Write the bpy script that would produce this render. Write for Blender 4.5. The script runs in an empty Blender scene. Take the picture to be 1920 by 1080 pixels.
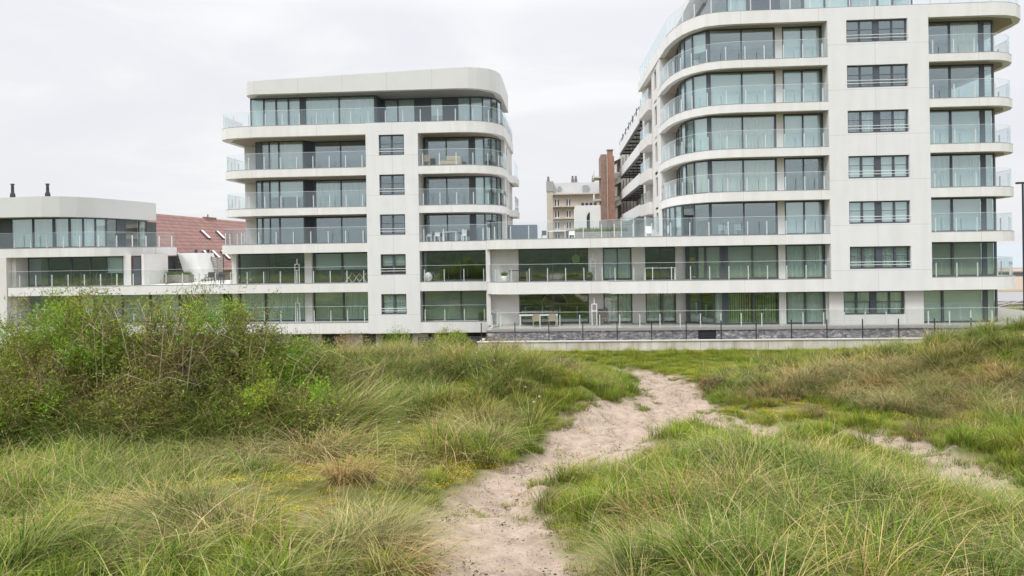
import bpy, math, random
import numpy as np
from mathutils import Vector
random.seed(7); RNG = np.random.default_rng(11)
S = bpy.context.scene
COL = S.collection
# ------------------------------------------------------------------ camera
CAM_Z = 5.3
cd = bpy.data.cameras.new('camera'); cam = bpy.data.objects.new('camera', cd); COL.objects.link(cam)
cd.sensor_width = 36.0; cd.lens = 36.0 * 1400 / 1920
cd.shift_y = -70 / 1920; cd.clip_start = 0.1; cd.clip_end = 9000
from mathutils import Matrix
cam.matrix_world = (Matrix.Translation((0, 0, CAM_Z)) @ Matrix.Rotation(math.radians(3.7), 4, 'Z')
                    @ Matrix.Rotation(math.radians(90), 4, 'X') @ Matrix.Rotation(math.radians(-0.92), 4, 'Z'))
S.camera = cam
# ------------------------------------------------------------------ world, sun, exposure
SUN_EL, SUN_AZ = math.radians(52), math.radians(215)     # azimuth clockwise from +Y: behind the camera, left
w = bpy.data.worlds.new('World'); S.world = w; w.use_nodes = True
nt = w.node_tree; N = nt.nodes; L = nt.links; N.clear()
out = N.new('ShaderNodeOutputWorld')
sky = N.new('ShaderNodeTexSky'); sky.sky_type = 'NISHITA'; sky.sun_disc = False
sky.sun_elevation = SUN_EL; sky.sun_rotation = SUN_AZ; sky.dust_density = 3.0
bg1 = N.new('ShaderNodeBackground'); bg1.inputs['Strength'].default_value = 0.05
L.new(sky.outputs[0], bg1.inputs['Color'])
geo = N.new('ShaderNodeTexCoord'); sep = N.new('ShaderNodeSeparateXYZ'); L.new(geo.outputs['Generated'], sep.inputs[0])
def ramp(nodes, pts, interp='LINEAR'):
    r = nodes.new('ShaderNodeValToRGB'); cr = r.color_ramp; cr.interpolation = interp
    while len(cr.elements) < len(pts): cr.elements.new(0.5)
    for e, (p, c) in zip(cr.elements, pts): e.position = p; e.color = (*c, 1)
    return r
grad = ramp(N, [(0.0, (.425, .43, .44)), (.10, (.435, .44, .452)), (.30, (.445, .45, .468)), (1.0, (1.35, 1.35, 1.35))])
L.new(sep.outputs['Z'], grad.inputs[0])
mp = N.new('ShaderNodeMapping'); mp.inputs['Scale'].default_value = (1.2, 1.2, 4.5); L.new(geo.outputs['Generated'], mp.inputs[0])
ns = N.new('ShaderNodeTexNoise'); ns.inputs['Scale'].default_value = 1.9; ns.inputs['Detail'].default_value = 5; ns.inputs['Roughness'].default_value = .55
ns.inputs['Distortion'].default_value = .6
L.new(mp.outputs[0], ns.inputs['Vector'])
cl = ramp(N, [(.30, (.97, .975, 1.0)), (.5, (1.03, 1.03, 1.035)), (.64, (1.13, 1.125, 1.10))]); L.new(ns.outputs['Fac'], cl.inputs[0])
mx = N.new('ShaderNodeMix'); mx.data_type = 'RGBA'; mx.blend_type = 'MULTIPLY'; mx.inputs[0].default_value = 1
L.new(grad.outputs[0], mx.inputs[6]); L.new(cl.outputs[0], mx.inputs[7])
bg2 = N.new('ShaderNodeBackground'); bg2.inputs['Strength'].default_value = 1.72; L.new(mx.outputs[2], bg2.inputs['Color'])
mxs = N.new('ShaderNodeMixShader'); mxs.inputs[0].default_value = .93
L.new(bg1.outputs[0], mxs.inputs[1]); L.new(bg2.outputs[0], mxs.inputs[2]); L.new(mxs.outputs[0], out.inputs[0])
sd = bpy.data.lights.new('sun', 'SUN'); sd.energy = 1.4; sd.angle = math.radians(14); sd.color = (1, .985, .955)
so = bpy.data.objects.new('sun', sd); COL.objects.link(so)
sv = Vector((math.sin(SUN_AZ) * math.cos(SUN_EL), math.cos(SUN_AZ) * math.cos(SUN_EL), math.sin(SUN_EL)))
so.rotation_euler = sv.to_track_quat('Z', 'Y').to_euler(); so.location = (-20, -30, 60)
S.view_settings.view_transform = 'Standard'; S.view_settings.look = 'None'; S.view_settings.gamma = 1
S.view_settings.exposure = 0.25
S.render.engine = 'CYCLES'
S.cycles.use_denoising = True; S.cycles.denoising_prefilter = 'ACCURATE'
S.cycles.max_bounces = 7; S.cycles.transparent_max_bounces = 28; S.cycles.diffuse_bounces = 3; S.cycles.glossy_bounces = 3
S.cycles.transmission_bounces = 4; S.cycles.caustics_reflective = False; S.cycles.caustics_refractive = False

# ------------------------------------------------------------------ materials
def mat(name, col, rough=.7, noise=0, nscale=3, metal=0, bump=0, bscale=20, spec=.5, streak=0):
    m = bpy.data.materials.new(name); m.use_nodes = True; n = m.node_tree.nodes; l = m.node_tree.links
    b = n['Principled BSDF']; b.inputs['Base Color'].default_value = (*col, 1); b.inputs['Roughness'].default_value = rough
    b.inputs['Metallic'].default_value = metal; b.inputs['Specular IOR Level'].default_value = spec
    g = n.new('ShaderNodeNewGeometry')
    if noise:
        t = n.new('ShaderNodeTexNoise'); t.inputs['Scale'].default_value = nscale; t.inputs['Detail'].default_value = 6
        l.new(g.outputs['Position'], t.inputs['Vector'])
        r = ramp(n, [(.28, tuple(c * (1 - noise) for c in col)), (.72, tuple(min(1, c * (1 + noise)) for c in col))]); l.new(t.outputs['Fac'], r.inputs[0])
        src = r.outputs[0]
        if streak:
            m2 = n.new('ShaderNodeMapping'); m2.inputs['Scale'].default_value = (1.5, 1.5, .2); l.new(g.outputs['Position'], m2.inputs[0])
            t2 = n.new('ShaderNodeTexNoise'); t2.inputs['Scale'].default_value = 1.3; t2.inputs['Detail'].default_value = 7; l.new(m2.outputs[0], t2.inputs['Vector'])
            r2 = ramp(n, [(.36, (1 - streak, 1 - streak * 1.1, 1 - streak * 1.35)), (.60, (1, 1, 1))]); l.new(t2.outputs['Fac'], r2.inputs[0])
            x = n.new('ShaderNodeMix'); x.data_type = 'RGBA'; x.blend_type = 'MULTIPLY'; x.inputs[0].default_value = 1
            l.new(src, x.inputs[6]); l.new(r2.outputs[0], x.inputs[7]); src = x.outputs[2]
        l.new(src, b.inputs['Base Color'])
    if bump:
        t = n.new('ShaderNodeTexNoise'); t.inputs['Scale'].default_value = bscale; t.inputs['Detail'].default_value = 5
        l.new(g.outputs['Position'], t.inputs['Vector'])
        bp = n.new('ShaderNodeBump'); bp.inputs['Strength'].default_value = bump; bp.inputs['Distance'].default_value = .02
        l.new(t.outputs['Fac'], bp.inputs['Height']); l.new(bp.outputs[0], b.inputs['Normal'])
    return m
def joints(m, xs_period, xoff, z_period, zoff, w=.009, dark=.62):
    """thin panel joints cut into a cladding material, by position"""
    n = m.node_tree.nodes; l = m.node_tree.links; b = n['Principled BSDF']
    g = n.new('ShaderNodeNewGeometry'); s = n.new('ShaderNodeSeparateXYZ'); l.new(g.outputs['Position'], s.inputs[0])
    sn = n.new('ShaderNodeSeparateXYZ'); l.new(g.outputs['Normal'], sn.inputs[0])
    def line(sock, per, off):
        a = n.new('ShaderNodeMath'); a.operation = 'SUBTRACT'; l.new(sock, a.inputs[0]); a.inputs[1].default_value = off
        p = n.new('ShaderNodeMath'); p.operation = 'PINGPONG'; l.new(a.outputs[0], p.inputs[0]); p.inputs[1].default_value = per / 2
        c = n.new('ShaderNodeMath'); c.operation = 'LESS_THAN'; l.new(p.outputs[0], c.inputs[0]); c.inputs[1].default_value = w
        return c.outputs[0]
    lx = line(s.outputs['X'], xs_period, xoff)
    ab = n.new('ShaderNodeMath'); ab.operation = 'ABSOLUTE'; l.new(sn.outputs['Y'], ab.inputs[0])
    gt = n.new('ShaderNodeMath'); gt.operation = 'GREATER_THAN'; l.new(ab.outputs[0], gt.inputs[0]); gt.inputs[1].default_value = .3
    mu = n.new('ShaderNodeMath'); mu.operation = 'MULTIPLY'; l.new(lx, mu.inputs[0]); l.new(gt.outputs[0], mu.inputs[1]); res = mu.outputs[0]
    if z_period:
        lz = line(s.outputs['Z'], z_period, zoff)
        mm = n.new('ShaderNodeMath'); mm.operation = 'MAXIMUM'; l.new(res, mm.inputs[0]); l.new(lz, mm.inputs[1]); res = mm.outputs[0]
    old = b.inputs['Base Color'].links[0].from_socket
    x = n.new('ShaderNodeMix'); x.data_type = 'RGBA'; x.blend_type = 'MULTIPLY'; l.new(res, x.inputs[0])
    l.new(old, x.inputs[6]); x.inputs[7].default_value = (dark, dark, dark * .97, 1); l.new(x.outputs[2], b.inputs['Base Color'])
    return m
WALL = joints(mat('white_cladding', (.75, .752, .76), .6, .025, 1.1, streak=.035), 6.0, 21.0, 3.0, .62)
WALL_L = joints(mat('white_cladding_left', (.75, .752, .76), .6, .025, 1.1, streak=.035), 30.0, -12.5, 3.0, .62)
SLABM = joints(mat('slab_cladding', (.775, .77, .765), .6, .03, .9, streak=.06), 5.1, 12.3, 0, 0)
PLAIN = mat('plain_render', (.715, .705, .69), .75, .035, 1.4, streak=.04)
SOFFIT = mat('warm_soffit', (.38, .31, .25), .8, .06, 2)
CONC = mat('raw_concrete', (.50, .475, .44), .85, .13, 2.3, bump=.2, streak=.28)
DARKV = mat('dark_louvre', (.035, .037, .045), .6, .2, 3)
FRAME = mat('slate_frame', (.075, .088, .11), .45)
METAL = mat('pale_steel', (.86, .87, .88), .4)
RAILM = mat('rail_edge', (.33, .34, .34), .4, metal=.4)
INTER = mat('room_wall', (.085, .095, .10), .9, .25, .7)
DECK = mat('terrace_tiles', (.42, .40, .38), .9, .1, 3)
def glass(name, tint, refl, rough=.02):
    m = bpy.data.materials.new(name); m.use_nodes = True; n = m.node_tree.nodes; l = m.node_tree.links; n.clear()
    o = n.new('ShaderNodeOutputMaterial'); t = n.new('ShaderNodeBsdfTransparent'); t.inputs[0].default_value = (*tint, 1)
    g = n.new('ShaderNodeBsdfGlossy'); g.inputs['Roughness'].default_value = rough; g.inputs[0].default_value = (.84, .955, .985, 1)
    f = n.new('ShaderNodeLayerWeight'); f.inputs['Blend'].default_value = .5
    pw_ = n.new('ShaderNodeMath'); pw_.operation = 'POWER'; pw_.inputs[1].default_value = 4; l.new(f.outputs['Facing'], pw_.inputs[0])
    a = n.new('ShaderNodeMath'); a.operation = 'MULTIPLY_ADD'; a.inputs[1].default_value = .55; a.inputs[2].default_value = refl; l.new(pw_.outputs[0], a.inputs[0])
    a.use_clamp = True
    x = n.new('ShaderNodeMixShader'); l.new(a.outputs[0], x.inputs[0]); l.new(t.outputs[0], x.inputs[1]); l.new(g.outputs[0], x.inputs[2]); l.new(x.outputs[0], o.inputs[0])
    return m
PANE = glass('window_glass', (.92, .978, .978), .19)
RGLASS = glass('balustrade_glass', (.972, .985, .985), .065)
def curtain_mat(name, c1, c2, scale, along='X', tl=.0):
    m = bpy.data.materials.new(name); m.use_nodes = True; n = m.node_tree.nodes; l = m.node_tree.links
    b = n['Principled BSDF']; b.inputs['Roughness'].default_value = .95; b.inputs['Specular IOR Level'].default_value = .1
    g = n.new('ShaderNodeNewGeometry'); mp_ = n.new('ShaderNodeMapping')
    mp_.inputs['Scale'].default_value = (scale, scale, .15) if along == 'X' else (.2, .2, scale)
    l.new(g.outputs['Position'], mp_.inputs[0]); t = n.new('ShaderNodeTexNoise'); t.inputs['Scale'].default_value = 1; t.inputs['Detail'].default_value = 3
    l.new(mp_.outputs[0], t.inputs['Vector']); r = ramp(n, [(.35, c1), (.62, c2)]); l.new(t.outputs['Fac'], r.inputs[0]); l.new(r.outputs[0], b.inputs['Base Color'])
    return m
CURT = curtain_mat('voile_curtain', (.74, .77, .74), (.90, .92, .90), 6)
BLIND = curtain_mat('roller_blind', (.78, .82, .80), (.86, .89, .87), 1.2, 'Z')
BLIND2 = curtain_mat('beige_blind', (.55, .55, .50), (.60, .60, .55), 1.2, 'Z')
VBL = curtain_mat('vertical_blind', (.70, .74, .72), (.88, .91, .89), 7)
PURP = curtain_mat('mauve_curtain', (.16, .12, .15), (.28, .22, .27), 5)
REFLV = curtain_mat('green_reflection_slats', (.30, .36, .19), (.48, .54, .32), 5)  # vertical blind slats, green reflection of the dunes put into their colour
CURTS = [CURT, CURT, curtain_mat('cream_voile', (.70, .66, .56), (.86, .82, .73), 7), curtain_mat('grey_voile', (.50, .53, .53), (.70, .73, .73), 5)]
CMAT = {'C': CURT, 'B': BLIND, 'Y': BLIND2, 'V': VBL, 'P': PURP, 'G': REFLV}

# ------------------------------------------------------------------ mesh helpers
class MB:
    def __init__(s): s.v = []; s.f = []
    def add(s, vs, fs):
        o = len(s.v); s.v += [tuple(p) for p in vs]; s.f += [tuple(i + o for i in f) for f in fs]; return s
    def box(s, x0, x1, y0, y1, z0, z1):
        return s.add([(x0,y0,z0),(x1,y0,z0),(x1,y1,z0),(x0,y1,z0),(x0,y0,z1),(x1,y0,z1),(x1,y1,z1),(x0,y1,z1)],
              [(0,3,2,1),(4,5,6,7),(0,1,5,4),(1,2,6,5),(2,3,7,6),(3,0,4,7)])
    def prism(s, poly, z0, z1):
        """poly counter-clockwise seen from above; z0/z1 numbers or functions of (x,y)"""
        n = len(poly); a = z0 if callable(z0) else (lambda x, y: z0); b = z1 if callable(z1) else (lambda x, y: z1)
        vs = [(x, y, a(x, y)) for x, y in poly] + [(x, y, b(x, y)) for x, y in poly]
        fs = [tuple(reversed(range(n))), tuple(range(n, 2 * n))] + [(i, (i + 1) % n, (i + 1) % n + n, i + n) for i in range(n)]
        return s.add(vs, fs)
    def ribbon(s, path, z0, z1, t):
        """upright strip of thickness t centred on a plan path"""
        P = [Vector(p) for p in path]; n = len(P); off = []
        for i in range(n):
            d = (P[min(i + 1, n - 1)] - P[max(i - 1, 0)]).normalized(); off.append(Vector((-d.y, d.x)) * t / 2)
        vs = []
        for p, o in zip(P, off):
            for q in (p - o, p + o):
                vs += [(q.x, q.y, z0), (q.x, q.y, z1)]
        fs = []
        for i in range(n - 1):
            a = 4 * i; b = a + 4
            fs += [(a, b, b + 1, a + 1), (a + 2, a + 3, b + 3, b + 2), (a + 1, b + 1, b + 3, a + 3), (a, a + 2, b + 2, b)]
        e = 4 * (n - 1); fs += [(0, 1, 3, 2), (e, e + 2, e + 3, e + 1)]
        return s.add(vs, fs)
    def tube(s, pts, r, k=6):
        P = [Vector(p) for p in pts]; n = len(P); rr = r if isinstance(r, (list, tuple)) else [r] * n
        vs = []
        for i, p in enumerate(P):
            d = (P[min(i + 1, n - 1)] - P[max(i - 1, 0)]).normalized()
            u = d.orthogonal().normalized() if i == 0 else (u - d * u.dot(d)).normalized(); q = d.cross(u)
            for j in range(k):
                a = 2 * math.pi * j / k; vs.append(p + (u * math.cos(a) + q * math.sin(a)) * rr[i])
        fs = [(i * k + j, i * k + (j + 1) % k, (i + 1) * k + (j + 1) % k, (i + 1) * k + j) for i in range(n - 1) for j in range(k)]
        fs += [tuple(reversed(range(k))), tuple(range((n - 1) * k, n * k))]
        return s.add(vs, fs)
    def lathe(s, cx, cy, prof, k=16):
        vs = [(cx + r * math.cos(2*math.pi*j/k), cy + r * math.sin(2*math.pi*j/k), z) for r, z in prof for j in range(k)]
        n = len(prof); fs = [(i*k+j, i*k+(j+1)%k, (i+1)*k+(j+1)%k, (i+1)*k+j) for i in range(n-1) for j in range(k)]
        fs += [tuple(reversed(range(k))), tuple(range((n-1)*k, n*k))]
        return s.add(vs, fs)
    def build(s, name, m, parent=None, smooth=False, bevel=0):
        me = bpy.data.meshes.new(name); me.from_pydata(s.v, [], s.f); me.update()
        if m: me.materials.append(m)
        if smooth:
            for p in me.polygons: p.use_smooth = True
        o = bpy.data.objects.new(name, me); COL.objects.link(o)
        if parent: adopt(o, parent)
        if bevel:
            b = o.modifiers.new('bevel', 'BEVEL'); b.width = bevel; b.segments = 2; b.limit_method = 'ANGLE'
        return o
def each(mb, name, m, parent):
    for i in range(0, len(mb.v), 8): MB().add(mb.v[i:i+8], [(0,3,2,1),(4,5,6,7),(0,1,5,4),(1,2,6,5),(2,3,7,6),(3,0,4,7)]).build(name, m, parent)
def wpos(o):
    p = Vector(o.location)
    return p + wpos(o.parent) if o.parent else p
def adopt(o, parent): o.location = Vector(o.location) - wpos(parent); o.parent = parent
def root(name, label, cat, loc, group=None):
    o = bpy.data.objects.new(name, None); COL.objects.link(o); o.location = loc; o.empty_display_size = .3
    return tag(o, label, cat, group)
def tag(o, label=None, cat=None, group=None, kind=None):
    for k, v in (('label', label), ('category', cat), ('group', group), ('kind', kind)):
        if v: o[k] = v
    return o
def arc(cx, cy, rx, ry, a0, a1, n=8):
    return [(cx + rx * math.cos(math.radians(a0 + (a1 - a0) * i / n)), cy + ry * math.sin(math.radians(a0 + (a1 - a0) * i / n))) for i in range(n + 1)]
def along(path, step, start=.0, end=.0):
    P = [Vector(p) for p in path]; L_ = sum((b - a).length for a, b in zip(P, P[1:])); n = max(1, round((L_ - start - end) / step)); outp = []
    for k in range(n + 1):
        d = start + (L_ - start - end) * k / n
        for a, b in zip(P, P[1:]):
            l_ = (b - a).length
            if d <= l_ + 1e-6: outp.append(a + (b - a) * (d / l_ if l_ else 0)); break
            d -= l_
    return outp

# balcony railing: glass > posts
POST = MB().box(-.03, .03, -.03, .03, 0, .93)
post_mesh = None
def railing(parent, path, z, h=1.22, step=1.31, start=.3, end=.3, posts=True):
    global post_mesh
    g = MB().ribbon(path, z - .06, z + h, .012).build('balcony_railing', RGLASS, parent)
    MB().ribbon(path, z + h, z + h + .014, .016).build('top_edge', RAILM if False else METAL, g)
    MB().ribbon(path, z - .005, z + .03, .05).build('base_rail', RAILM, g)
    if posts:
        P = [Vector(p) for p in path]
        for q in along(path, step, start, end):
            if post_mesh is None:
                o = POST.build('post', METAL); post_mesh = o.data
            else:
                o = bpy.data.objects.new('post', post_mesh); COL.objects.link(o)
            # inward side of the glass
            o.location = (q.x, q.y + .05, z); adopt(o, g)
    return g

# glazed bay: window (frames) > pane, curtain / blind
def bay(parent, pts, z0, z1, codes, widths=None, depth=.09, name='window', fm=FRAME, label=None, transom=None):
    n = len(pts); widths = widths or [.07] * n; fr = MB(); pn = MB(); cur = {}
    for i, (x, y) in enumerate(pts):
        d = Vector(pts[min(i + 1, n - 1)]) - Vector(pts[max(i - 1, 0)]); d.normalize(); hw = widths[i] / 2
        a = Vector((x, y)) - d * hw; b = Vector((x, y)) + d * hw
        fr.ribbon([a, b], z0, z1, depth)
    for i in range(n - 1):
        a, b = Vector(pts[i]), Vector(pts[i + 1]); d = (b - a).normalized(); nrm = Vector((-d.y, d.x))
        a2, b2 = a + d * widths[i] / 2, b - d * widths[i + 1] / 2
        c = codes[i]
        fr.ribbon([a2, b2], z0 + .002, z0 + .10, depth - .006); fr.ribbon([a2, b2], z1 - .09, z1 - .002, depth - .006)
        if transom: fr.ribbon([a2, b2], transom - .02, transom + .02, depth - .03)
        if c == 'S':
            fr.ribbon([a2, b2], z0 + .1, z1 - .09, depth - .03); continue
        pn.ribbon([a2, b2], z0 + .1, z1 - .09, .02)
        half = c.islower(); cc = c.upper()
        if cc in CMAT:
            zb = z0 + (z1 - z0) * .42 if half else z0 + .06
            o = nrm * .13; Lh = (b2 - a2).length
            if cc in 'CPVG':
                k = max(6, int(Lh / .05)); ph = random.random() * 6
                path = [(a2 + (b2 - a2) * j / k) + o + nrm * (.035 * math.sin(j * 1.9 + ph) + .02 * math.sin(j * .7 + ph)) for j in range(k + 1)]
                if cc == 'G':
                    mb = cur.setdefault(cc, MB())
                    for j in range(0, k - 1, 3): mb.ribbon([path[j], path[j + 2]], zb, z1 - .05, .01)
                    continue
            else: path = [a2 + o, b2 + o]
            cur.setdefault(cc, MB()).ribbon(path, zb, z1 - .05, .012)
    f = fr.build(name, fm, parent)
    if label: f['label'] = label
    pn.build('pane', PANE, f)
    for k, m in cur.items(): m.build('curtain' if k in 'CP' else 'blind', random.choice(CURTS) if k == 'C' else CMAT[k], f)
    return f

def wall_holes(x0, x1, z0, z1, holes, y0, y1):
    """flat wall y0..y1 with rectangular openings (hx0,hx1,hz0,hz1)"""
    xs = sorted({x0, x1, *[h[0] for h in holes], *[h[1] for h in holes]}); zs = sorted({z0, z1, *[h[2] for h in holes], *[h[3] for h in holes]})
    solid = lambda i, k: 0 <= i < len(xs) - 1 and 0 <= k < len(zs) - 1 and not any(h[0] <= (xs[i] + xs[i+1]) / 2 <= h[1] and h[2] <= (zs[k] + zs[k+1]) / 2 <= h[3] for h in holes)
    m = MB()
    for i in range(len(xs) - 1):
        for k in range(len(zs) - 1):
            if not solid(i, k): continue
            a, b, c, d = xs[i], xs[i+1], zs[k], zs[k+1]
            m.add([(a,y0,c),(b,y0,c),(b,y0,d),(a,y0,d)], [(0,1,2,3)]); m.add([(a,y1,c),(b,y1,c),(b,y1,d),(a,y1,d)], [(3,2,1,0)])
            if not solid(i-1, k): m.add([(a,y0,c),(a,y0,d),(a,y1,d),(a,y1,c)], [(0,1,2,3)])
            if not solid(i+1, k): m.add([(b,y0,c),(b,y1,c),(b,y1,d),(b,y0,d)], [(0,1,2,3)])
            if not solid(i, k-1): m.add([(a,y0,c),(a,y1,c),(b,y1,c),(b,y0,c)], [(0,1,2,3)])
            if not solid(i, k+1): m.add([(a,y0,d),(b,y0,d),(b,y1,d),(a,y1,d)], [(0,1,2,3)])
    return m
def punched(parent, x0, x1, z0, z1, y, codes, label=None, mull=None, rails=True, wide=.12, twin=False):
    """punched window set back in the cladding, with two steel guard bars"""
    xs = mull or [x0 + .05, (x0 + x1) / 2, x1 - .05]
    wd = [.10] + [.12] * (len(xs) - 2) + [.10]
    if len(xs) == 5: wd = [.1, .13, .42, .13, .1]
    else: wd[1] = .16
    f = bay(parent, [(x, y + .22) for x in xs], z0, z1, codes, wd, .08, transom=z0 + .86 if rails != 'none' else None)
    MB().box(x0, x1, y + .02, y + .17, z0 - .045, z0 - .002).build('sill', FRAME, f)
    if rails is True:
        g = MB()
        for zz in (z0 + .27, z0 + .46): g.tube([(x0 - .03, y - .03, zz), (x1 + .03, y - .03, zz)], .018, 6)
        g.build('guard_bar', METAL, f)
    return f

# ================================================================== MIDDLE TOWER
MT = root('apartment_tower', 'white six-storey apartment block with a wedge-shaped roof band, in the middle', 'apartment building', (-14.5, 60, -1.9), 'white curved apartment blocks')
TL = [.04, 3.04, 6.06, 8.80, 11.77, 15.08]; BL = [-.76, 2.37, 5.39, 8.25, 11.18, 14.25]
m_left = lambda x0: [(x0, 61.5), (x0, 57.5), (x0 + .1, 56.9), (x0 + .4, 56.35), (x0 + .95, 55.95), (x0 + 1.8, 55.68), (x0 + 2.9, 55.53), (x0 + 4.2, 55.5)]
m_right = [(-7.6, 55.5), (-6.9, 55.55), (-6.2, 55.75), (-5.5, 56.15), (-4.9, 56.75), (-4.5, 57.5), (-4.28, 58.4), (-4.2, 59.5)]
def slab(parent, poly, z0, z1, soffit=None, m=SLABM, name='floor_slab'):
    o = MB().prism(poly, z0, z1).build(name, m, parent)
    if soffit:
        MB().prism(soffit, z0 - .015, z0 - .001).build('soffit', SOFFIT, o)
    MB().ribbon([(x, y + .01 if y < 57 else y) for x, y in poly if y < 61], z1 - .004, z1 + .02, .03).build('edge_trim', RAILM, o)
    return o
for k in (5, 4, 3):
    x0 = -26.4 if k == 5 else -26.15
    slab(MT, m_left(x0) + m_right + [(-4.2, 69), (-25, 69), (-25, 61.5)], BL[k], TL[k],
         [(x0 + .5, 61), (x0 + .5, 57.6), (x0 + 1.3, 56.5), (x0 + 3, 55.95), (-14.7, 55.9), (-14.7, 61)] )
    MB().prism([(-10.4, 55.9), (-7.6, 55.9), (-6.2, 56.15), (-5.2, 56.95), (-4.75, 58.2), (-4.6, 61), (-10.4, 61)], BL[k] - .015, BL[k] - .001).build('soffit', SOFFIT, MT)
slab(MT, [(-25.95, 66), (-25.95, 55.9), (-25.8, 55.6), (-25.5, 55.5), (-5.38, 55.5), (-5.38, 69), (-25, 69)], BL[2], TL[2])
for k in (1, 0): slab(MT, [(-25.98, 66), (-25.98, 55.5), (-5.38, 55.5), (-5.38, 66)], BL[k], TL[k])
# window column
wins = [(-13.52, -11.6, .64 + 3 * k, 2.18 + 3 * k) for k in range(5)]
wall_holes(-14.52, -10.55, -.78, 15.09, wins, 55.48, 55.8).build('wall', WALL_L, MT)
for k, h in enumerate(wins):
    c = ['CC', 'bb', 'DD', 'DD', 'DD'][k]
    punched(MT, *h, 55.48, c)
jam = MB()
for x0, x1 in ((-14.5, -14.25), (-10.8, -10.57)): jam.box(x0, x1, 55.81, 58.7, -.7, 14.9)
jam.box(-25.85, -24.75, 60, 68.9, 6, 14.9); jam.box(-25.72, -25.35, 57, 66, -.7, 5.6)
jam.box(-19.92, -19.34, 57.05, 57.7, -.7, 5.5)
jam.box(-4.75, -4.35, 60.1, 61.7, 2, 14.9); jam.box(-4.75, -4.35, 63.0, 64.2, 2, 14.9); jam.box(-4.75, -4.35, 64.2, 69, -1.9, 14.9)
for k in (4, 3, 2): jam.box(-4.75, -4.36, 61.7, 63, TL[k] - .2, TL[k] + .75); jam.box(-4.75, -4.36, 61.7, 63, TL[k] + 2.2, TL[k] + 2.9)
each(jam, 'side_wall', PLAIN, MT)
for k in (4, 3, 2):
    bay(MT, [(-4.55, 61.72), (-4.55, 62.98)], TL[k] + .75, TL[k] + 2.2, 'D')
    s = MB().prism([(-4.3, 64.3), (-3.75, 64.5), (-3.7, 69), (-4.3, 69)], BL[k], TL[k]).build('floor_slab', SLABM, MT)
    railing(MT, [(-3.85, 64.5), (-3.8, 69)], TL[k], posts=False)
# glazed bays
LP = [(-24.35, 60.2), (-24.02, 57.95), (-23.45, 57.68), (-22.8, 57.6), (-22.03, 57.6), (-20.05, 57.6), (-19.5, 58.4), (-17.31, 58.4), (-14.56, 58.4)]
LW = [.1, .14, .14, .1, .12, .14, .3, .1, .12]
for k, c in ((4, 'DSDCCSDD'), (3, 'DDDbbSCC'), (2, 'DDDDDSDD')):
    bay(MT, LP, TL[k] + .02, BL[k + 1] - .02, c, LW)
RP = [(-10.5, 57.8), (-8.75, 57.8), (-6.95, 57.8), (-6.55, 57.8), (-5.83, 57.95), (-5.3, 58.35), (-4.95, 59.1), (-4.7, 60.1)]
RW = [.25, .1, .1, .14, .12, .1, .1, .1]
for k, c in ((4, 'DDSCDDD'), (3, 'DDSBBDD'), (2, 'DDSDDDD')):
    bay(MT, RP, TL[k] + .02, BL[k + 1] - .02, c, RW)
bay(MT, [(-25.3, 57.4), (-22.91, 57.4), (-19.96, 57.4)], 3.06, 5.37, 'DD', [.2, .08, .1])
bay(MT, [(-19.3, 57.4), (-17.03, 57.4), (-14.55, 57.4)], 3.06, 5.37, 'bb', [.3, .16, .1])
bay(MT, [(-25.3, 57.4), (-23.2, 57.4), (-19.96, 57.4)], .06, 2.35, 'VV', [.2, .16, .1])
bay(MT, [(-19.3, 57.4), (-16.95, 57.4), (-14.55, 57.4)], .06, 2.35, 'YV', [.12, .14, .1])
bay(MT, [(-10.5, 56.7), (-7.62, 56.7), (-5.45, 56.7)], 3.06, 5.37, 'DD', [.14, .08, .1])
bay(MT, [(-10.5, 56.7), (-7.62, 56.7), (-5.45, 56.7)], .06, 2.35, 'YY', [.14, .12, .1])
# penthouse and roof band
bay(MT, [(-24.0, 62), (-23.98, 57), (-22.93, 57), (-21.95, 57), (-20.97, 57), (-20.02, 57), (-19.65, 57), (-16.95, 57), (-14.1, 57), (-14.05, 58.6), (-13.9, 58.6), (-12.69, 58.6), (-11.32, 58.6), (-10.1, 58.6),
         (-9.04, 58.6), (-7.95, 58.6), (-6.9, 58.6), (-5.95, 58.7), (-5.3, 59.1), (-4.9, 59.9), (-4.7, 61.3)], 15.1, 17.5,
    'DBBBBSCCSSBBSbSCBDDD', [.1, .12, .12, .12, .12, .12, .12, .1, .2, .1, .3, .1, .1, .15, .15, .2, .14, .1, .1, .1, .1])
rf = [(-24.05, 63), (-24.05, 56.6), (-23.9, 56.0), (-23.6, 55.65), (-23.1, 55.5), (-7.6, 55.5), (-6.7, 55.6), (-5.9, 55.95), (-5.2, 56.55), (-4.75, 57.3), (-4.5, 58.3), (-4.42, 60), (-4.4, 66), (-24.05, 66)]
MB().prism(rf, 17.52, lambda x, y: 18.54 + (x + 23.3) * .0335 - max(0, y - 58) * .02).build('roof', joints(mat('roof_band_cladding', (.68, .675, .67), .55, .03, .8), 3.42, -23.1, 0, 0), MT)
MB().prism([(-23.6, 62), (-23.6, 56.7), (-22.9, 56), (-7.6, 56), (-6, 56.4), (-5, 57.7), (-4.85, 62)], 17.5, 17.515).build('soffit', mat('grey_soffit', (.30, .29, .28), .8), MT)
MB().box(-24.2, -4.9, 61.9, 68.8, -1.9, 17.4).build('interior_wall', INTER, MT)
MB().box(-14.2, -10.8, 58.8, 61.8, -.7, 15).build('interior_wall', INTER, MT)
base = wall_holes(-25.9, -5.5, -2.6, -.78, [(-24, -22, -1.8, -.9), (-20.7, -19.2, -1.9, -.9), (-18.3, -16.4, -2.0, -.86), (-15.2, -14.1, -2.0, -.86), (-13.6, -11.3, -2.0, -.86), (-10.1, -5.7, -2.4, -.86)], 56.0, 56.3)
base.build('basement_wall', CONC, MT)
lv = MB()
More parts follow.
